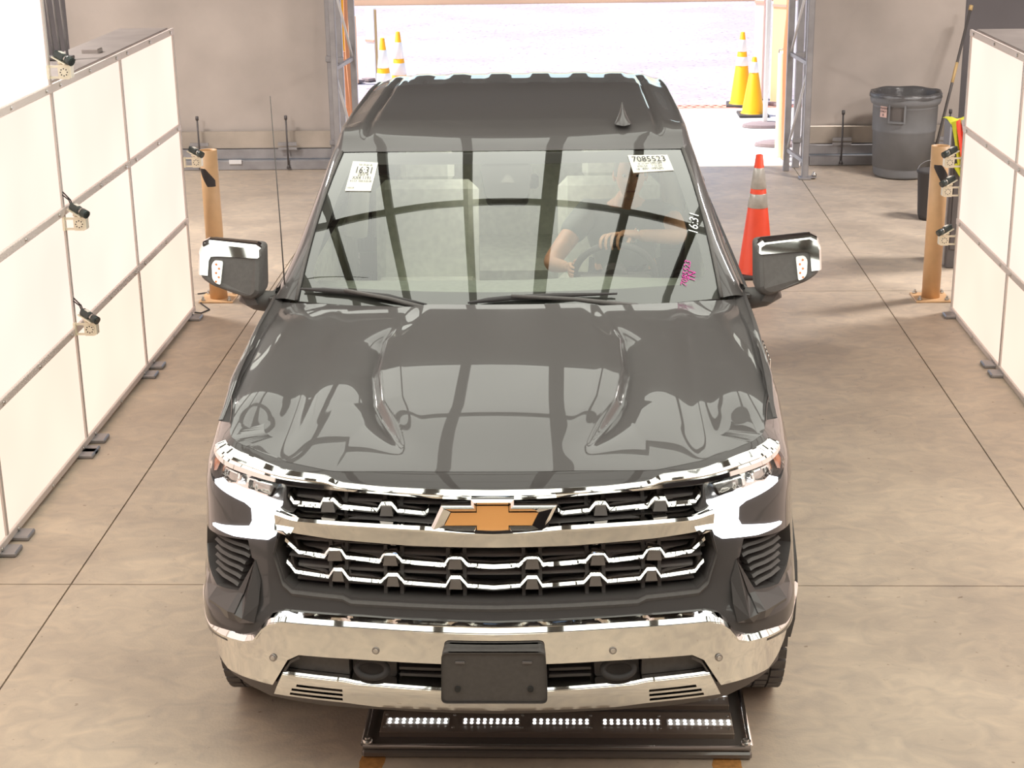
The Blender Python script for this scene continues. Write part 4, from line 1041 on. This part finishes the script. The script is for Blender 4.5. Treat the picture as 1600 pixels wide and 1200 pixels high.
for s in (-1, 1):
    MB().box((s*.945, 3.05, 1.06), (.06, 2.1, .46), bev=.02).box((s*.90, 3.0, 1.02), (.06, .5, .07), bev=.02).build('door_panel', M['seat'], TR)
    MB().tube([(s*.80, 3.10, 1.30), (s*.755, 3.10, 1.6), (s*.70, 3.12, 1.80)], [.06, .045, .04], 8).build('pillar_trim', M['headliner'], TR)
MB().box((0, 4.34, 1.18), (1.72, .04, .36), bev=.01).build('rear_trim', M['seat'], TR)
def paper(nm, pts, lab):
    return raw(nm, [WS(a, b, .004) for a, b in pts]+[WS(a, b, .0015) for a, b in pts], [(0, 1, 2, 3), (7, 6, 5, 4), (0, 4, 5, 1), (1, 5, 6, 2), (2, 6, 7, 3), (3, 7, 4, 0)], M['white_paper'], TR, label=lab)
def on_glass(nm, parent, pts, u, v, body, h, m, sx=1.):
    """flat writing at fraction (u, v) of a four cornered sheet, v down from the top"""
    A, Bq, Cq, D = [WS(a, b, .0095) for a, b in pts]
    p = (A*(1-u)+Bq*u)*(1-v)+(D*(1-u)+Cq*u)*v
    X = ((Bq-A)*(1-v)+(Cq-D)*v).normalized(); Y = ((A-D)*(1-u)+(Bq-Cq)*u).normalized(); Z = X.cross(Y).normalized()
    X = X*sx
    return text(nm, body, h, Matrix(((X.x, Y.x, Z.x, p.x), (X.y, Y.y, Z.y, p.y), (X.z, Y.z, Z.z, p.z), (0, 0, 0, 1))), m, parent, ext=.0002)
K1 = [(-.905, .918), (-.753, .906), (-.745, .689), (-.890, .687)]
p1 = paper('windshield_sticker', K1, 'white paper label reading 16:31')
on_glass('print', p1, K1, .56, .13, 'Sun 20 Jul 26', .022, M['ink'], .62)
on_glass('print', p1, K1, .56, .33, '16:31', .072, M['ink'], .62)
on_glass('print', p1, K1, .56, .48, '25/1 4', .028, M['ink'], .8)
on_glass('print', p1, K1, .54, .59, 'XX4 1191', .034, M['ink'], .70)
on_glass('print', p1, K1, .50, .70, '1 8 3 2 2 : 2200 4100 08', .020, M['ink'], .60)
on_glass('print', p1, K1, .2, .93, '100028', .016, M['ink'], .8)
K2 = [(.666, .948), (.895, .946), (.904, .820), (.676, .809)]
p2 = paper('windshield_sticker', K2, 'white paper label reading 7085523')
on_glass('print', p2, K2, .48, .31, '7085523', .062, M['ink'], .78)
on_glass('print', p2, K2, .30, .58, '08 100108M', .014, M['ink'], .8)
on_glass('print', p2, K2, .26, .73, 'P7012A', .020, M['ink'], .8)
on_glass('print', p2, K2, .62, .57, '1M12M', .024, M['ink'], .8)
on_glass('print', p2, K2, .62, .73, '7 22 200', .018, M['ink'], .8)
on_glass('print', p2, K2, .42, .88, '18 : 8001 1MP2(M)', .022, M['ink'], .8)
# marker writing, upright along the pillar
K3 = [(.905, .47), (.935, .47), (.935, .39), (.905, .39)]
def upright(nm, a0, b0, a1, b1, body, h, m, sx, lab):
    p = WS((a0+a1)/2, (b0+b1)/2, .003); X = (WS(a1, b1)-WS(a0, b0)).normalized()
    N = (WS(.9, .3)-WS(.8, .3)).cross(WS(.85, .35)-WS(.85, .25)).normalized(); Y = N.cross(X).normalized(); X = X*sx
    text(nm, body, h, Matrix(((X.x, Y.x, N.x, p.x), (X.y, Y.y, N.y, p.y), (X.z, Y.z, N.z, p.z), (0, 0, 0, 1))), m, TR, ext=.0003, label=lab)
upright('marker_writing', .925, .385, .953, .50, '16:31', .062, M['whiteink'], 1.05, 'white handwriting 16:31')
upright('marker_writing', .826, .075, .872, .225, '7085523', .040, M['pinkink'], 1.1, 'magenta handwriting 7085523')
upright('marker_writing', .872, .11, .882, .15, 'TN', .045, M['pinkink'], 1.0, 'magenta initials')

# ------------------------------------------------------------------ driver
def skin_mesh(name, chains, m, parent, sub=2, root=0):
    vs = []; es = []; rad = []; idx = {}
    for ch in chains:
        prev = None
        for p in ch:
            key = p[0] if isinstance(p[0], str) else None
            if key and key in idx: i = idx[key]
            else:
                q = p[1:] if key else p
                i = len(vs); vs.append(q[:3]); rad.append(q[3:])
                if key: idx[key] = i
            if prev is not None: es.append((prev, i))
            prev = i
    me = bpy.data.meshes.new(name); me.from_pydata(vs, es, []); o = bpy.data.objects.new(name, me); C.objects.link(o)
    md = o.modifiers.new('s', 'SKIN'); md.use_smooth_shade = True
    sv = me.skin_vertices[0].data
    for i, r_ in enumerate(rad): sv[i].radius = (r_[0], r_[-1]); sv[i].use_root = (i == root)
    m2 = o.modifiers.new('d', 'SUBSURF'); m2.levels = sub; m2.render_levels = sub
    dg = bpy.context.evaluated_depsgraph_get(); nm = bpy.data.meshes.new_from_object(o.evaluated_get(dg))
    bpy.data.objects.remove(o); nm.polygons.foreach_set('use_smooth', [True]*len(nm.polygons)); nm.materials.clear()
    return link(name, nm, m, parent)
PS = empty('person', (-.272, 4.85, 0), .008, 'driver in a dark grey shirt behind the windshield, one hand on the wheel', 'person')
pel = ('pel', .55, 3.13, 1.02, .155, .12)
shL = ('shL', .76, 3.12, 1.405, .062); shR = ('shR', .36, 3.12, 1.405, .062)
chains = [[pel, ('bel', .55, 3.17, 1.16, .145, .11), ('che', .55, 3.17, 1.33, .155, .11), ('nek', .555, 3.12, 1.45, .06), ('hd0', .56, 3.05, 1.53, .058)],
          [('che', 0), shL, ('elL', .80, 2.86, 1.33, .046), ('wrL', .585, 2.60, 1.405, .029)],
          [('che', 0), shR, ('elR', .17, 2.88, 1.20, .044), ('wrR', .25, 2.62, 1.25, .028)],
          [pel, ('hpL', .65, 3.08, 1.02, .09), ('knL', .70, 2.66, 1.07, .062), ('anL', .66, 2.42, .80, .045), ('ftL', .66, 2.32, .76, .04)],
          [pel, ('hpR', .45, 3.08, 1.02, .09), ('knR', .38, 2.66, 1.07, .062), ('anR', .40, 2.42, .80, .045), ('ftR', .40, 2.32, .76, .04)]]
body = skin_mesh('body', chains, M['skin'], None)
def join_into(o, others):
    bm = bmesh.new(); bm.from_mesh(o.data)
    for q in others: bm.from_mesh(q.data); bpy.data.objects.remove(q)
    bm.to_mesh(o.data); bm.free(); o.data.polygons.foreach_set('use_smooth', [True]*len(o.data.polygons))
def hand(wr, palm, fingers, thumb):
    return [skin_mesh('h', [[(*wr, .028), (*palm, .040, .020)]+[(*fingers[1][0], .030, .016)]], M['skin'], None)] + \
           [skin_mesh('h', [[(*p, .0105-.0012*i) for i, p in enumerate(f)]], M['skin'], None) for f in fingers+[thumb]]
hs = hand((.585, 2.60, 1.405), (.535, 2.545, 1.425),
          [[(.520, 2.525, 1.430), (.497, 2.480, 1.438), (.486, 2.452, 1.425), (.484, 2.450, 1.395), (.490, 2.462, 1.374)],
           [(.505, 2.520, 1.432), (.470, 2.480, 1.440), (.459, 2.450, 1.427), (.456, 2.447, 1.394), (.462, 2.458, 1.370)],
           [(.490, 2.520, 1.430), (.445, 2.484, 1.436), (.432, 2.455, 1.423), (.429, 2.451, 1.392), (.436, 2.462, 1.370)],
           [(.480, 2.525, 1.426), (.422, 2.492, 1.428), (.408, 2.466, 1.415), (.405, 2.462, 1.390), (.411, 2.470, 1.373)]],
          [(.545, 2.535, 1.415), (.535, 2.52, 1.385), (.510, 2.51, 1.368), (.485, 2.505, 1.362)])
hs += hand((.25, 2.62, 1.25), (.275, 2.585, 1.262),
          [[(.275, 2.575, 1.275), (.268, 2.545, 1.285), (.270, 2.525, 1.275), (.290, 2.52, 1.268)],
           [(.272, 2.575, 1.262), (.262, 2.545, 1.268), (.266, 2.528, 1.255), (.288, 2.525, 1.250)],
           [(.272, 2.578, 1.248), (.262, 2.550, 1.250), (.266, 2.535, 1.238), (.286, 2.532, 1.234)],
           [(.274, 2.582, 1.236), (.266, 2.560, 1.234), (.270, 2.545, 1.224), (.286, 2.542, 1.222)]],
          [(.285, 2.60, 1.275), (.305, 2.595, 1.290), (.318, 2.575, 1.295)])
# head: egg with brow, nose, mouth, jaw and ears
HCn = Vector((.565, 3.03, 1.605)); hm = MB()
def hd(u, v):
    t = PI*v; a = 2*PI*u; x = .076*math.sin(t)*math.cos(a); y = .098*math.sin(t)*math.sin(a); z = .122*math.cos(t)
    front = max(0, -math.sin(a)); 
    if z < 0: x *= 1-.28*(-z/.122); y = y*(1-.12*(-z/.122))
    y -= front**14*math.sin(t)**3*(.024*g2(z, -.018, .022)+.010*g2(z, .03, .012))          # nose, brow
    y += front**3*.012*(g2(x, .030, .014)+g2(x, -.030, .014))*g2(z, .012, .014)             # eye sockets
    y -= front**6*(.007*g2(z, -.055, .007)+.007*g2(z, -.070, .008))+front**4*.010*g2(z, -.098, .016)
    return HCn+Vector((x, y, z))
hm.grid(hd, 64, 48)
for s in (-1, 1): hm.ball(HCn+Vector((s*.077, .01, -.005)), .028, 10, sc=(.35, .7, 1.1))
hobj = hm.build('head', M['skin'], None)
join_into(body, hs+[hobj]); body.parent = PS; 
def hr(u, v):
    p = hd(u, v*.52) - HCn; front = max(0, -math.sin(2*PI*u))
    k = 1.07 if not (front > .55 and v > .55) else .97
    return HCn+p*k+Vector((0, .006, .006))
MB().grid(hr, 48, 20).build('hair', M['hair'], PS)
for s in (-1, 1):
    e = MB().ball(HCn+Vector((s*.030, -.080, .012)), .011, 10, sc=(1.2, .7, .8)).build('eye', M['steel_white'], PS)
    MB().ball(HCn+Vector((s*.030, -.0885, .012)), .0048, 8).build('iris', M['ink'], e)
MB().box(HCn+Vector((0, -.098, -.062)), (.044, .006, .006), bev=.002).build('mouth', mat('lips', S2L((170, 110, 95)), .5), PS)
sh_ = lambda k: (k[0], k[1], k[2], k[3], *[r*1.0+.014 for r in k[4:]])
shirt = [[sh_(pel), sh_(('bel', .55, 3.17, 1.16, .145, .11)), sh_(('che', .55, 3.17, 1.33, .158, .112)), ('nk2', .555, 3.135, 1.425, .070)],
         [('che', 0), sh_(shL), ('ul', .785, 2.985, 1.365, .070)], [('che', 0), sh_(shR), ('ur', .255, 2.99, 1.295, .068)]]
skin_mesh('shirt', shirt, M['shirt'], PS)
tr_ = [[('pel', .55, 3.13, 1.0, .165, .125), ('hpL', .65, 3.08, 1.02, .10), ('knL', .70, 2.66, 1.07, .073), ('anL', .66, 2.42, .82, .056)], [('pel', 0), ('hpR', .45, 3.08, 1.02, .10), ('knR', .38, 2.66, 1.07, .073), ('anR', .40, 2.42, .82, .056)]]
skin_mesh('trousers', tr_, M['trousers'], PS)
MB().tube([Vector((.57+.031*math.cos(a)*.45, 2.585+.031*math.sin(a)*.6-.0, 1.408+.033*math.sin(a+.6))) for a in [2*PI*k/16 for k in range(16)]], .006, 6, close=True).build('wristwatch', M['chrome'], PS)

# ------------------------------------------------------------------ bollards
def bollard(x, y, lab, sg):
    t = empty('bollard', (x, y, 0), 0, lab, 'bollard', 'tan bollards behind the light walls')
    MB().lathe([(.050, .03), (.052, 1.06), (.056, 1.10), (.0635, 1.10), (.0635, .010), (.050, .012)], n=40).build('post', M['bollard'], t)
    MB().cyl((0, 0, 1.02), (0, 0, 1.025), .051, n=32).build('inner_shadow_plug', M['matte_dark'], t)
    # slanted black mark wrapped on the pipe
    v = []; N = 12
    for i in range(N+1):
        a = -PI/2 + (i/N-.5)*1.9 + sg*.15; zt = .975-.085*max(0, (i/N-.45)/.55); zb = .955-.11*(i/N)/.5 if i/N < .5 else .845
        if sg > 0: pass
        v += [(.0645*math.cos(a), .0645*math.sin(a), zt), (.0645*math.cos(a), .0645*math.sin(a), min(zb, zt-.005))]
    raw('black_mark', v, [(2*i, 2*i+1, 2*i+3, 2*i+2) for i in range(N)], M['black_tape'], t)
    pl = MB().box((0, 0, .006), (.25, .25, .012), bev=.003).build('base_plate', M['bollard'], t)
    for a in (-1, 1):
        for b in (-1, 1):
            MB().cyl((a*.095, b*.095, .010), (a*.095, b*.095, .026), .016, n=6).cyl((a*.095, b*.095, .02), (a*.095, b*.095, .042), .008, n=10).build('anchor_nut', M['boltm'], pl)
bollard(-2.615, 11.50, 'tan pipe bollard at the far end of the left light wall', -1)
bollard(2.545, 11.42, 'tan pipe bollard at the far end of the right light wall', 1)
tag(MB().tube([(-2.80, 11.62, .006), (-2.72, 11.66, .006), (-2.72, 11.36, .006), (-2.62, 11.19, .006), (-2.66, 11.10, .006), (-2.74, 11.13, .006)], .005, 6).build('floor_cable', M['rubber']), 'thin black cable looped on the floor beside the left tan bollard', 'cable')

# ------------------------------------------------------------------ cameras on the walls
def wall_camera(x, y, z, sg, lab, cable=True):
    """sg +1: on the left wall, looks to +x"""
    t = empty('inspection_camera', (x, y, z), 0, lab, 'camera', 'small inspection cameras on the light walls')
    X = lambda v: sg*v
    B = MB(); B.box((X(.035), -.012, .028), (.09, .004, .012)).box((X(.035), -.012, -.028), (.09, .004, .012)).box((X(.0), -.012, 0), (.012, .03, .07)); B.build('arm', M['bracket'], t)
    q = rnd([(.052, -.036), (.110, -.036), (.122, .046), (.050, .036)], .008)
    B = MB(); B.prism(q, lambda a, b: (X(a), -.020, b), lambda a, b: (X(a), -.014, b)); B.prism(q, lambda a, b: (X(a), .026, b), lambda a, b: (X(a), .032, b)); B.box((X(.115), .006, .005), (.006, .05, .07)); br = B.build('yoke', M['bracket'], t)
    B = MB().cyl((X(.082), -.024, 0), (X(.082), -.018, 0), .026, n=20); dk = B.build('indexing_disc', M['bracket'], br)
    B = MB()
    for k in range(8): a = 2*PI*k/8; B.cyl((X(.082)+.018*math.cos(a), -.0255, .018*math.sin(a)), (X(.082)+.018*math.cos(a), -.0235, .018*math.sin(a)), .0035, n=8)
    B.build('disc_holes', M['ink'], br)
    # tilt plate and camera body pointing slightly down and to the truck
    R_ = Matrix.Rotation(X(math.radians(22)), 3, 'Y') @ Matrix.Rotation(X(-.5), 3, 'Z')
    c = Vector((X(.075), 0, .075)); T = lambda p: c+R_ @ Vector(p)
    B = MB(); B.box(T((0, 0, -.022)), (.10, .05, .006), R_).cyl(T((0, 0, -.04)), T((0, 0, -.02)), .016, n=12); B.build('tilt_plate', M['bracket'], t)
    B = MB(); B.box(T((X(-.015), 0, 0)), (.072, .036, .036), R_, bev=.006); B.build('camera_body', M['camplastic'], t)
    B = MB(); B.cyl(T((X(.02), 0, 0)), T((X(.036), 0, 0)), .017, n=20); B.build('focus_ring', M['boltm'], t)
    ln = MB().cyl(T((X(.034), 0, 0)), T((X(.070), 0, 0)), .022, n=24).build('lens_barrel', M['camplastic'], t)
    MB().cyl(T((X(.069), 0, 0)), T((X(.0715), 0, 0)), .015, n=20).build('lens_glass', M['lens'], ln)
    MB().box(T((X(-.012), 0, .020)), (.03, .024, .003), R_).build('rating_label', M['white_paper'], t)
    if cable:
        B = MB()
        for d in (0, .012): B.tube([T((X(-.05), d, 0)), T((X(-.075), d, .02)), Vector((X(.0), .01+d, .15+d)), Vector((X(-.05), .01, .165+d*2))], .004, 6)
        B.build('cable', M['rubber'], t)
wall_camera(-2.70, 8.39, 2.065, 1, 'top camera of the left wall, above the rail where the low section starts', False)
wall_camera(-2.70, 8.39, 1.270, 1, 'middle camera of the left wall, with looping black cables')
wall_camera(-2.70, 8.39, .690, 1, 'lowest camera of the left wall, nearest the truck door mirror')
wall_camera(-2.695, 11.12, 1.085, 1, 'camera at the far end of the left wall, in front of the tan bollard', False)
wall_camera(2.62, 11.10, 1.045, -1, 'top camera at the far end of the right wall', False)
wall_camera(2.62, 11.10, .845, -1, 'middle camera at the far end of the right wall', False)
wall_camera(2.62, 11.10, .505, -1, 'lowest camera at the far end of the right wall', False)
# cables and struts behind the left wall
t = empty('cable_bundle', (-3.03, 9.1, 0), 0, 'bundle of pale cables running up behind the left light wall', 'cables')
for k in range(4):
    MB().tube([(-.0+k*.04, .3, 2.02), (-.02+k*.04, .3, 2.6), (-.05+k*.04, .3, 3.2)], .009, 6).build('cable', M['steel_grey'], t)
MB().box((.04, .3, 2.014), (.22, .08, .02), bev=.004).build('cable_clamp', M['steel_dark'], t)

# ------------------------------------------------------------------ grey bin, pole, cabinet with vest
bn = empty('waste_bin', (3.19, 15.95, 0), 0, 'round grey plastic waste bin with a black liner by the canvas wall', 'bin')
MB().lathe([(.0, .01), (.265, .01), (.275, .03), (.29, .30), (.298, .44), (.304, .445), (.305, .47), (.308, .70), (.325, .71), (.335, .74), (.342, .80), (.330, .815), (.318, .80), (.31, .74), (.285, .10), (0, .08)], n=56).build('bin_body', M['bin'], bn)
def lin(u, v):
    a = 2*PI*u; w_ = .006*math.sin(9*a)+.004*math.sin(23*a)
    r_ = interp([(0, .345), (.12, .335), (.2, .318), (.45, .29), (1, .24)], v)+w_*(.3+v); z = interp([(0, .775), (.12, .822), (.2, .82), (.45, .70), (1, .32)], v)+.005*math.sin(7*a)*(1-v)
    return (r_*math.cos(a), r_*math.sin(a), z)
MB().grid(lin, 72, 16).build('bin_liner', M['liner'], bn)
for s in (0, 1):
    a0 = -PI/2-.42 if not s else PI/2
    B = MB()
    def hp(u, v, d=0): a = a0+(u-.5)*.50; r_ = .315+d; return Vector((r_*math.cos(a), r_*math.sin(a), .56+.15*v))
    for (u0, u1, v0, v1) in ((0, 1, -.05, .08), (0, .1, 0, 1.1), (.9, 1, 0, 1.1)):
        B.grid(lambda u, v: hp(u0+(u1-u0)*u, v0+(v1-v0)*v, .022), 6, 2); B.add([hp(u0, v1, .022), hp(u1, v1, .022), hp(u1, v1, -.01), hp(u0, v1, -.01)], [(0, 1, 2, 3)])
    B.build('handle', M['bin'], bn)
    MB().grid(lambda u, v: hp(u, v, -.002), 6, 2).build('handle_recess', M['matte_dark'], bn)
lb = MB().grid(lambda u, v: Vector((.315*math.cos(-PI/2-1.02+.26*u), .315*math.sin(-PI/2-1.02+.26*u), .60+.115*v)), 6, 1).build('bin_label', mat('pink_label', S2L((235, 200, 190)), .6), bn, 'pale label with dark print')
for k, (bd, zz, sz) in enumerate((('TRASH', .685, .035), ('ONLY', .655, .035), ('8', .622, .045))):
    a = -PI/2-.89; R_ = Matrix.Translation((.3175*math.cos(a), .3175*math.sin(a), zz)) @ Matrix.Rotation(a+PI/2, 4, 'Z') @ Matrix.Rotation(PI/2, 4, 'X')
    text('print', bd, sz*.8, R_, M['steel_dark'], lb)
pl = empty('broom', (3.42, 15.75, 0), 0, 'dark push broom handle leaning on the canvas beside the grey bin', 'broom')
MB().tube([(0.0, 0, .05), (.41, .55, 1.56)], .014, 10).build('handle', M['pole'], pl)
MB().tube([(.225, .302, .88), (.275, .369, 1.064)], .0155, 10).build('tape_wrap', M['wood'], pl, 'tan tape wrap')
MB().tube([(.405, .543, 1.54), (.415, .557, 1.585)], .020, 10).build('end_cap', M['wood'], pl)
MB().box((0, 0, .06), (.30, .07, .04), bev=.008).build('broom_head', M['wood'], pl)
B = MB()
for k in range(11): B.box((-.14+k*.028, 0, .022), (.016, .05, .044))
B.build('bristles', M['pole'], pl)['kind'] = 'stuff'
bk = empty('bucket', (3.06, 14.0, 0), 0, 'small black bucket peeking out behind the right tan bollard', 'bucket')
MB().lathe([(0, .01), (.085, .0), (.10, .05), (.118, .40), (.126, .41), (.126, .43), (.112, .43), (.095, .05), (0, .04)], n=32).build('pail', M['rubber'], bk)
MB().tube([Vector((.12*math.cos(a), .02, .41+.10*math.sin(a))) for a in [PI*k/12 for k in range(13)]], .004, 6).build('bail', M['steel_grey'], bk)
cb = empty('cabinet', (2.98, 12.45, 0), 0, 'narrow dark grey cabinet standing behind the far end of the right light wall', 'cabinet')
MB().box((0, 0, .55), (.30, .36, 1.10), bev=.01).build('cabinet_body', M['steel_dark'], cb)
MB().box((-.155, -.12, .55), (.02, .06, 1.06), bev=.004).build('side_channel', M['steel_grey'], cb)
MB().box((.0, -.187, .60), (.26, .012, .9), bev=.004).build('cabinet_door', M['steel_dark'], cb)
# vest draped over the cabinet
def vest(x0, x1, z0, z1, m, off):
    def f(u, v):
        z = z1+(z0-z1)*v; sl = .07*v
        x = x0+(x1-x0)*u+sl; return (x, -.205-off-.012*math.sin(u*6+v*4)-.01*v, z+.02*math.sin(u*3))
    return MB().grid(f, 8, 12)
vs = empty('safety_vest', (2.98, 12.45, 0), 0, 'yellow and orange safety vest with silver stripe hung on the dark cabinet', 'vest')
vest(-.185, -.05, .80, 1.125, M['vest_y'], 0).build('vest_panel', M['vest_y'], vs)
vest(-.155, -.10, .79, 1.13, M['vest_o'], .008).build('orange_stripe', M['vest_o'], vs)
vest(-.115, -.03, .78, 1.14, M['vest_s'], .006).build('silver_stripe', M['vest_s'], vs)
vest(-.155, -.11, .70, .80, M['vest_y'], .01).build('vest_hem', M['vest_y'], vs)
def top_(u, v): return (-.19+.16*u, -.21+.30*v, 1.112+.03*math.sin(v*PI)*.6+.01*math.sin(u*7))
MB().grid(top_, 6, 8).build('vest_shoulder', M['vest_y'], vs)

# ------------------------------------------------------------------ cones
def cone(x, y, h, lab, m, mr, base=.36, bands=((.74, .905), (.58, .70)), grp=None, bm_=None, r0=.026, rb=.135):
    t = empty('traffic_cone', (x, y, 0), random.uniform(-.1, .1), lab, 'cone', grp)
    R_ = lambda z: rb+(r0-rb)*(z-.03)/(h-.03)
    MB().box((0, 0, .015), (base, base, .03), bev=.008).build('base', bm_ or m, t)
    MB().lathe([(R_(.03)+.012, .03), (R_(.05), .05), (r0, h-.004), (r0-.006, h), (r0-.012, h), (r0-.012, h-.05)], n=36).build('cone_body', m, t)
    for a, b in bands:
        MB().lathe([(R_(a*h)+.0012, a*h), (R_(a*h)+.003, a*h+.002), (R_(b*h)+.003, b*h-.002), (R_(b*h)+.0012, b*h)], n=36).build('reflective_collar', mr, t)
    return t
cone(1.37, 12.12, .92, 'red orange traffic cone standing beyond the truck door mirror', M['cone'], M['reflect'], bands=((.725, .895), (.57, .685)), bm_=M['rubber'])
g = 'cones outside the doorway'
cone(-2.355, 20.25, .90, 'outdoor cone left of the doorway, the left of the two', M['cone_out'], M['reflect_out'], grp=g, bands=((.60, .84), (.36, .53)), bm_=M['rubber'])
cone(-2.215, 20.75, .92, 'outdoor cone left of the doorway, the taller right of the two', M['cone_out'], M['reflect_out'], grp=g, bands=((.64, .86), (.42, .58)), bm_=M['rubber'])
cone(2.06, 20.46, .90, 'outdoor cone right of the doorway, the taller one behind', M['cone_out'], M['reflect_out'], grp=g, bands=((.74, .90), (.55, .67)), bm_=M['rubber'])
cone(2.13, 19.70, .69, 'outdoor cone right of the doorway, the shorter one in front', M['cone_out'], M['reflect_out'], grp=g, bands=((.74, .92),), bm_=M['rubber'])
# sign stands, posts and panels outside
def stand(x, y, lab, h=2.2):
    t = empty('sign_stand', (x, y, 0), 0, lab, 'stand')
    pr_ = [(0, .062), (.10, .06), (.18, .05), (.25, .03), (.26, 0)]
    B = MB(); n = 28; vs = []
    for r_, z in pr_[1:]: vs += [(r_*1.02*math.cos(2*PI*k/n), r_*.52*math.sin(2*PI*k/n), z) for k in range(n)]
    B.add(vs+[(0, 0, .062)], [(i*n+k, i*n+(k+1) % n, (i+1)*n+(k+1) % n, (i+1)*n+k) for i in range(3) for k in range(n)]+[(4*n, k, (k+1) % n) for k in range(n)], 0, False)
    B.build('rubber_base', M['rubber_out'], t)
    MB().box((0, 0, h/2), (.05, .05, h), bev=.004).build('post', M['white_post'], t)
    return t
M['rubber_out'] = mat('weathered_rubber', (.28, .22, .22), .8)
stand(2.185, 18.88, 'white post on a tapered rubber base, farther of the two outside right'); stand(2.20, 17.66, 'white post on a tapered rubber base, nearer of the two outside right', 1.0)
def board(nm, x, y, w_, h, m, lab, z0=.0):
    t = empty(nm, (x, y, 0), -.7, lab, 'barrier panel')
    MB().box((0, 0, z0+h/2), (w_, .05, h), bev=.006).build('panel', m, t)
    MB().box((0, -.03, z0+.55*h), (w_, .01, .03)).build('panel_seam', M['grate'], t); MB().box((0, 0, .02), (w_*.8, .3, .04), bev=.005).build('foot', M['rubber_out'], t)
board('barrier_board', 2.33, 21.0, .14, 2.2, M['pinkpanel'], 'pale pink upright board outside right, behind the cones'); board('barrier_board', 2.52, 20.5, .20, 2.2, M['peach'], 'peach upright board outside right, behind the white post')
board('barrier_board', -3.06, 22.8, .12, .92, M['peach'], 'narrow peach board outside left of the doorway'); board('barrier_board', -2.84, 23.1, .18, 1.0, M['white_post'], 'white board with a brown edge outside left, beside the cones')
tag(MB().box((-2.735, 22.8, .5), (.03, .03, 1.0)).build('edge_post', M['wood']), 'thin brown stake outside left between the white board and the cones', 'stake')
yb = empty('safety_bollard', (2.13, 17.0, 0), 0, 'cream and yellow bollard just outside the right door jamb', 'bollard')
MB().lathe([(.0, 1.07), (.045, 1.07), (.052, 1.06), (.052, 0)], n=28).build('post', mat('cream_yellow_paint', S2L((255, 240, 190)), .5), yb)
MB().tube([(-.045, -.02, 1.07), (-.045, -.02, 1.10), (.0, -.03, 1.11), (.03, -.02, 1.08)], .006, 6).build('chain_hook', M['steel_grey'], yb)
def ypost(x, lab, ang=0):
    t = empty('guard_post', (x, 17.12, 0), 0, lab, 'post')
    MB().box((0, 0, .56), (.045, .06, 1.12), bev=.004).build('lower_sleeve', M['curtain'], t)
    MB().box((0, 0, 2.0), (.06, .05, 1.76), bev=.004).build('upper_guard', M['yellow'], t)
ypost(2.215, 'yellow topped guard post outside the right jamb'); ypost(-2.375, 'yellow topped guard post outside the left jamb')

# ------------------------------------------------------------------ LED tray on the floor
ty_ = empty('led_tray', (-.075, 5.43, 0), 0, 'low black tray of LED strips lying on the floor under the front bumper', 'light tray')
MB().box((0, .03, .016), (1.41, .56, .030), bev=.008).build('tray_base', M['tray'], ty_)
for yy, lab in ((-.073, 'front'), (.135, 'rear')):
    MB().box((.0, yy, .040), (1.30, .155, .024), bev=.003).build('cover_plate', M['tray_plate'], ty_)
for xe in (-.70, .70):
    MB().tube([(xe, -.235, .05), (xe, .28, .05)], .010, 8).build('edge_rail', M['chrome'] if xe > 0 else M['tray'], ty_)
MB().tube([(-.70, -.24, .045), (.70, -.24, .045)], .010, 8).build('edge_rail', M['tray'], ty_)
for xe in (-.685, .685):
    MB().cyl((xe, -.225, .04), (xe, -.225, .068), .020, .017, 16).cyl((xe, -.225, .066), (xe, -.225, .074), .010, n=6).build('corner_knob', M['boltm'], ty_)
led_me = None
def strip_leds(xa, xb, yy, cover, n=9):
    global led_me
    MB().box(((xa+xb)/2, yy, .0535), (xb-xa, .044, .003)).build('led_board', M['led_lens'] if cover else M['tray_plate'], ty_)
    for k in range(n):
        x = xa+(xb-xa)*(k+.5)/n
        for dy in (-.012, .010):
            if led_me is None:
                o = MB().cyl((0, 0, 0), (0, 0, .004), .0062, .005, 10).build('led', M['led'], ty_); led_me = o.data
            else: o = bpy.data.objects.new('led', led_me); C.objects.link(o); o.parent = ty_
            o.location = (x, yy+dy, .0545)
for (a, b), cv in zip(((-.632, -.398), (-.350, -.134), (-.093, .125), (.167, .387), (.408, .648)), (1, 0, 0, 0, 1)):
    strip_leds(a, b, -.076, cv)
strip_leds(.408, .648, .135, 1)
for k in range(6):
    for dy in (-.045, .045):
        MB().cyl((-.635+k*.254, -.073+dy, .052), (-.635+k*.254, -.073+dy, .056), .006, n=8).build('tray_screw', M['boltm'], ty_)
# painted marks
for x0, x1, y0, y1 in ((-.785, -.695, 5.10, 5.205), (.485, .59, 5.10, 5.195)):
    B = MB(); rr = random.Random(int(x0*100)); n = 14; v = []
    for k in range(n): a = 2*PI*k/n; v.append(((x0+x1)/2+(x1-x0)/2*1.15*max(-.87, min(.87, math.cos(a)*1.3))*rr.uniform(.9, 1.05), (y0+y1)/2+(y1-y0)/2*max(-.87, min(.87, math.sin(a)*1.3))*rr.uniform(.92, 1.08), .0006))
    B.add(v, [tuple(range(n))]); o = B.build('floor_mark', M['orangepaint'], floor, 'worn orange paint square')
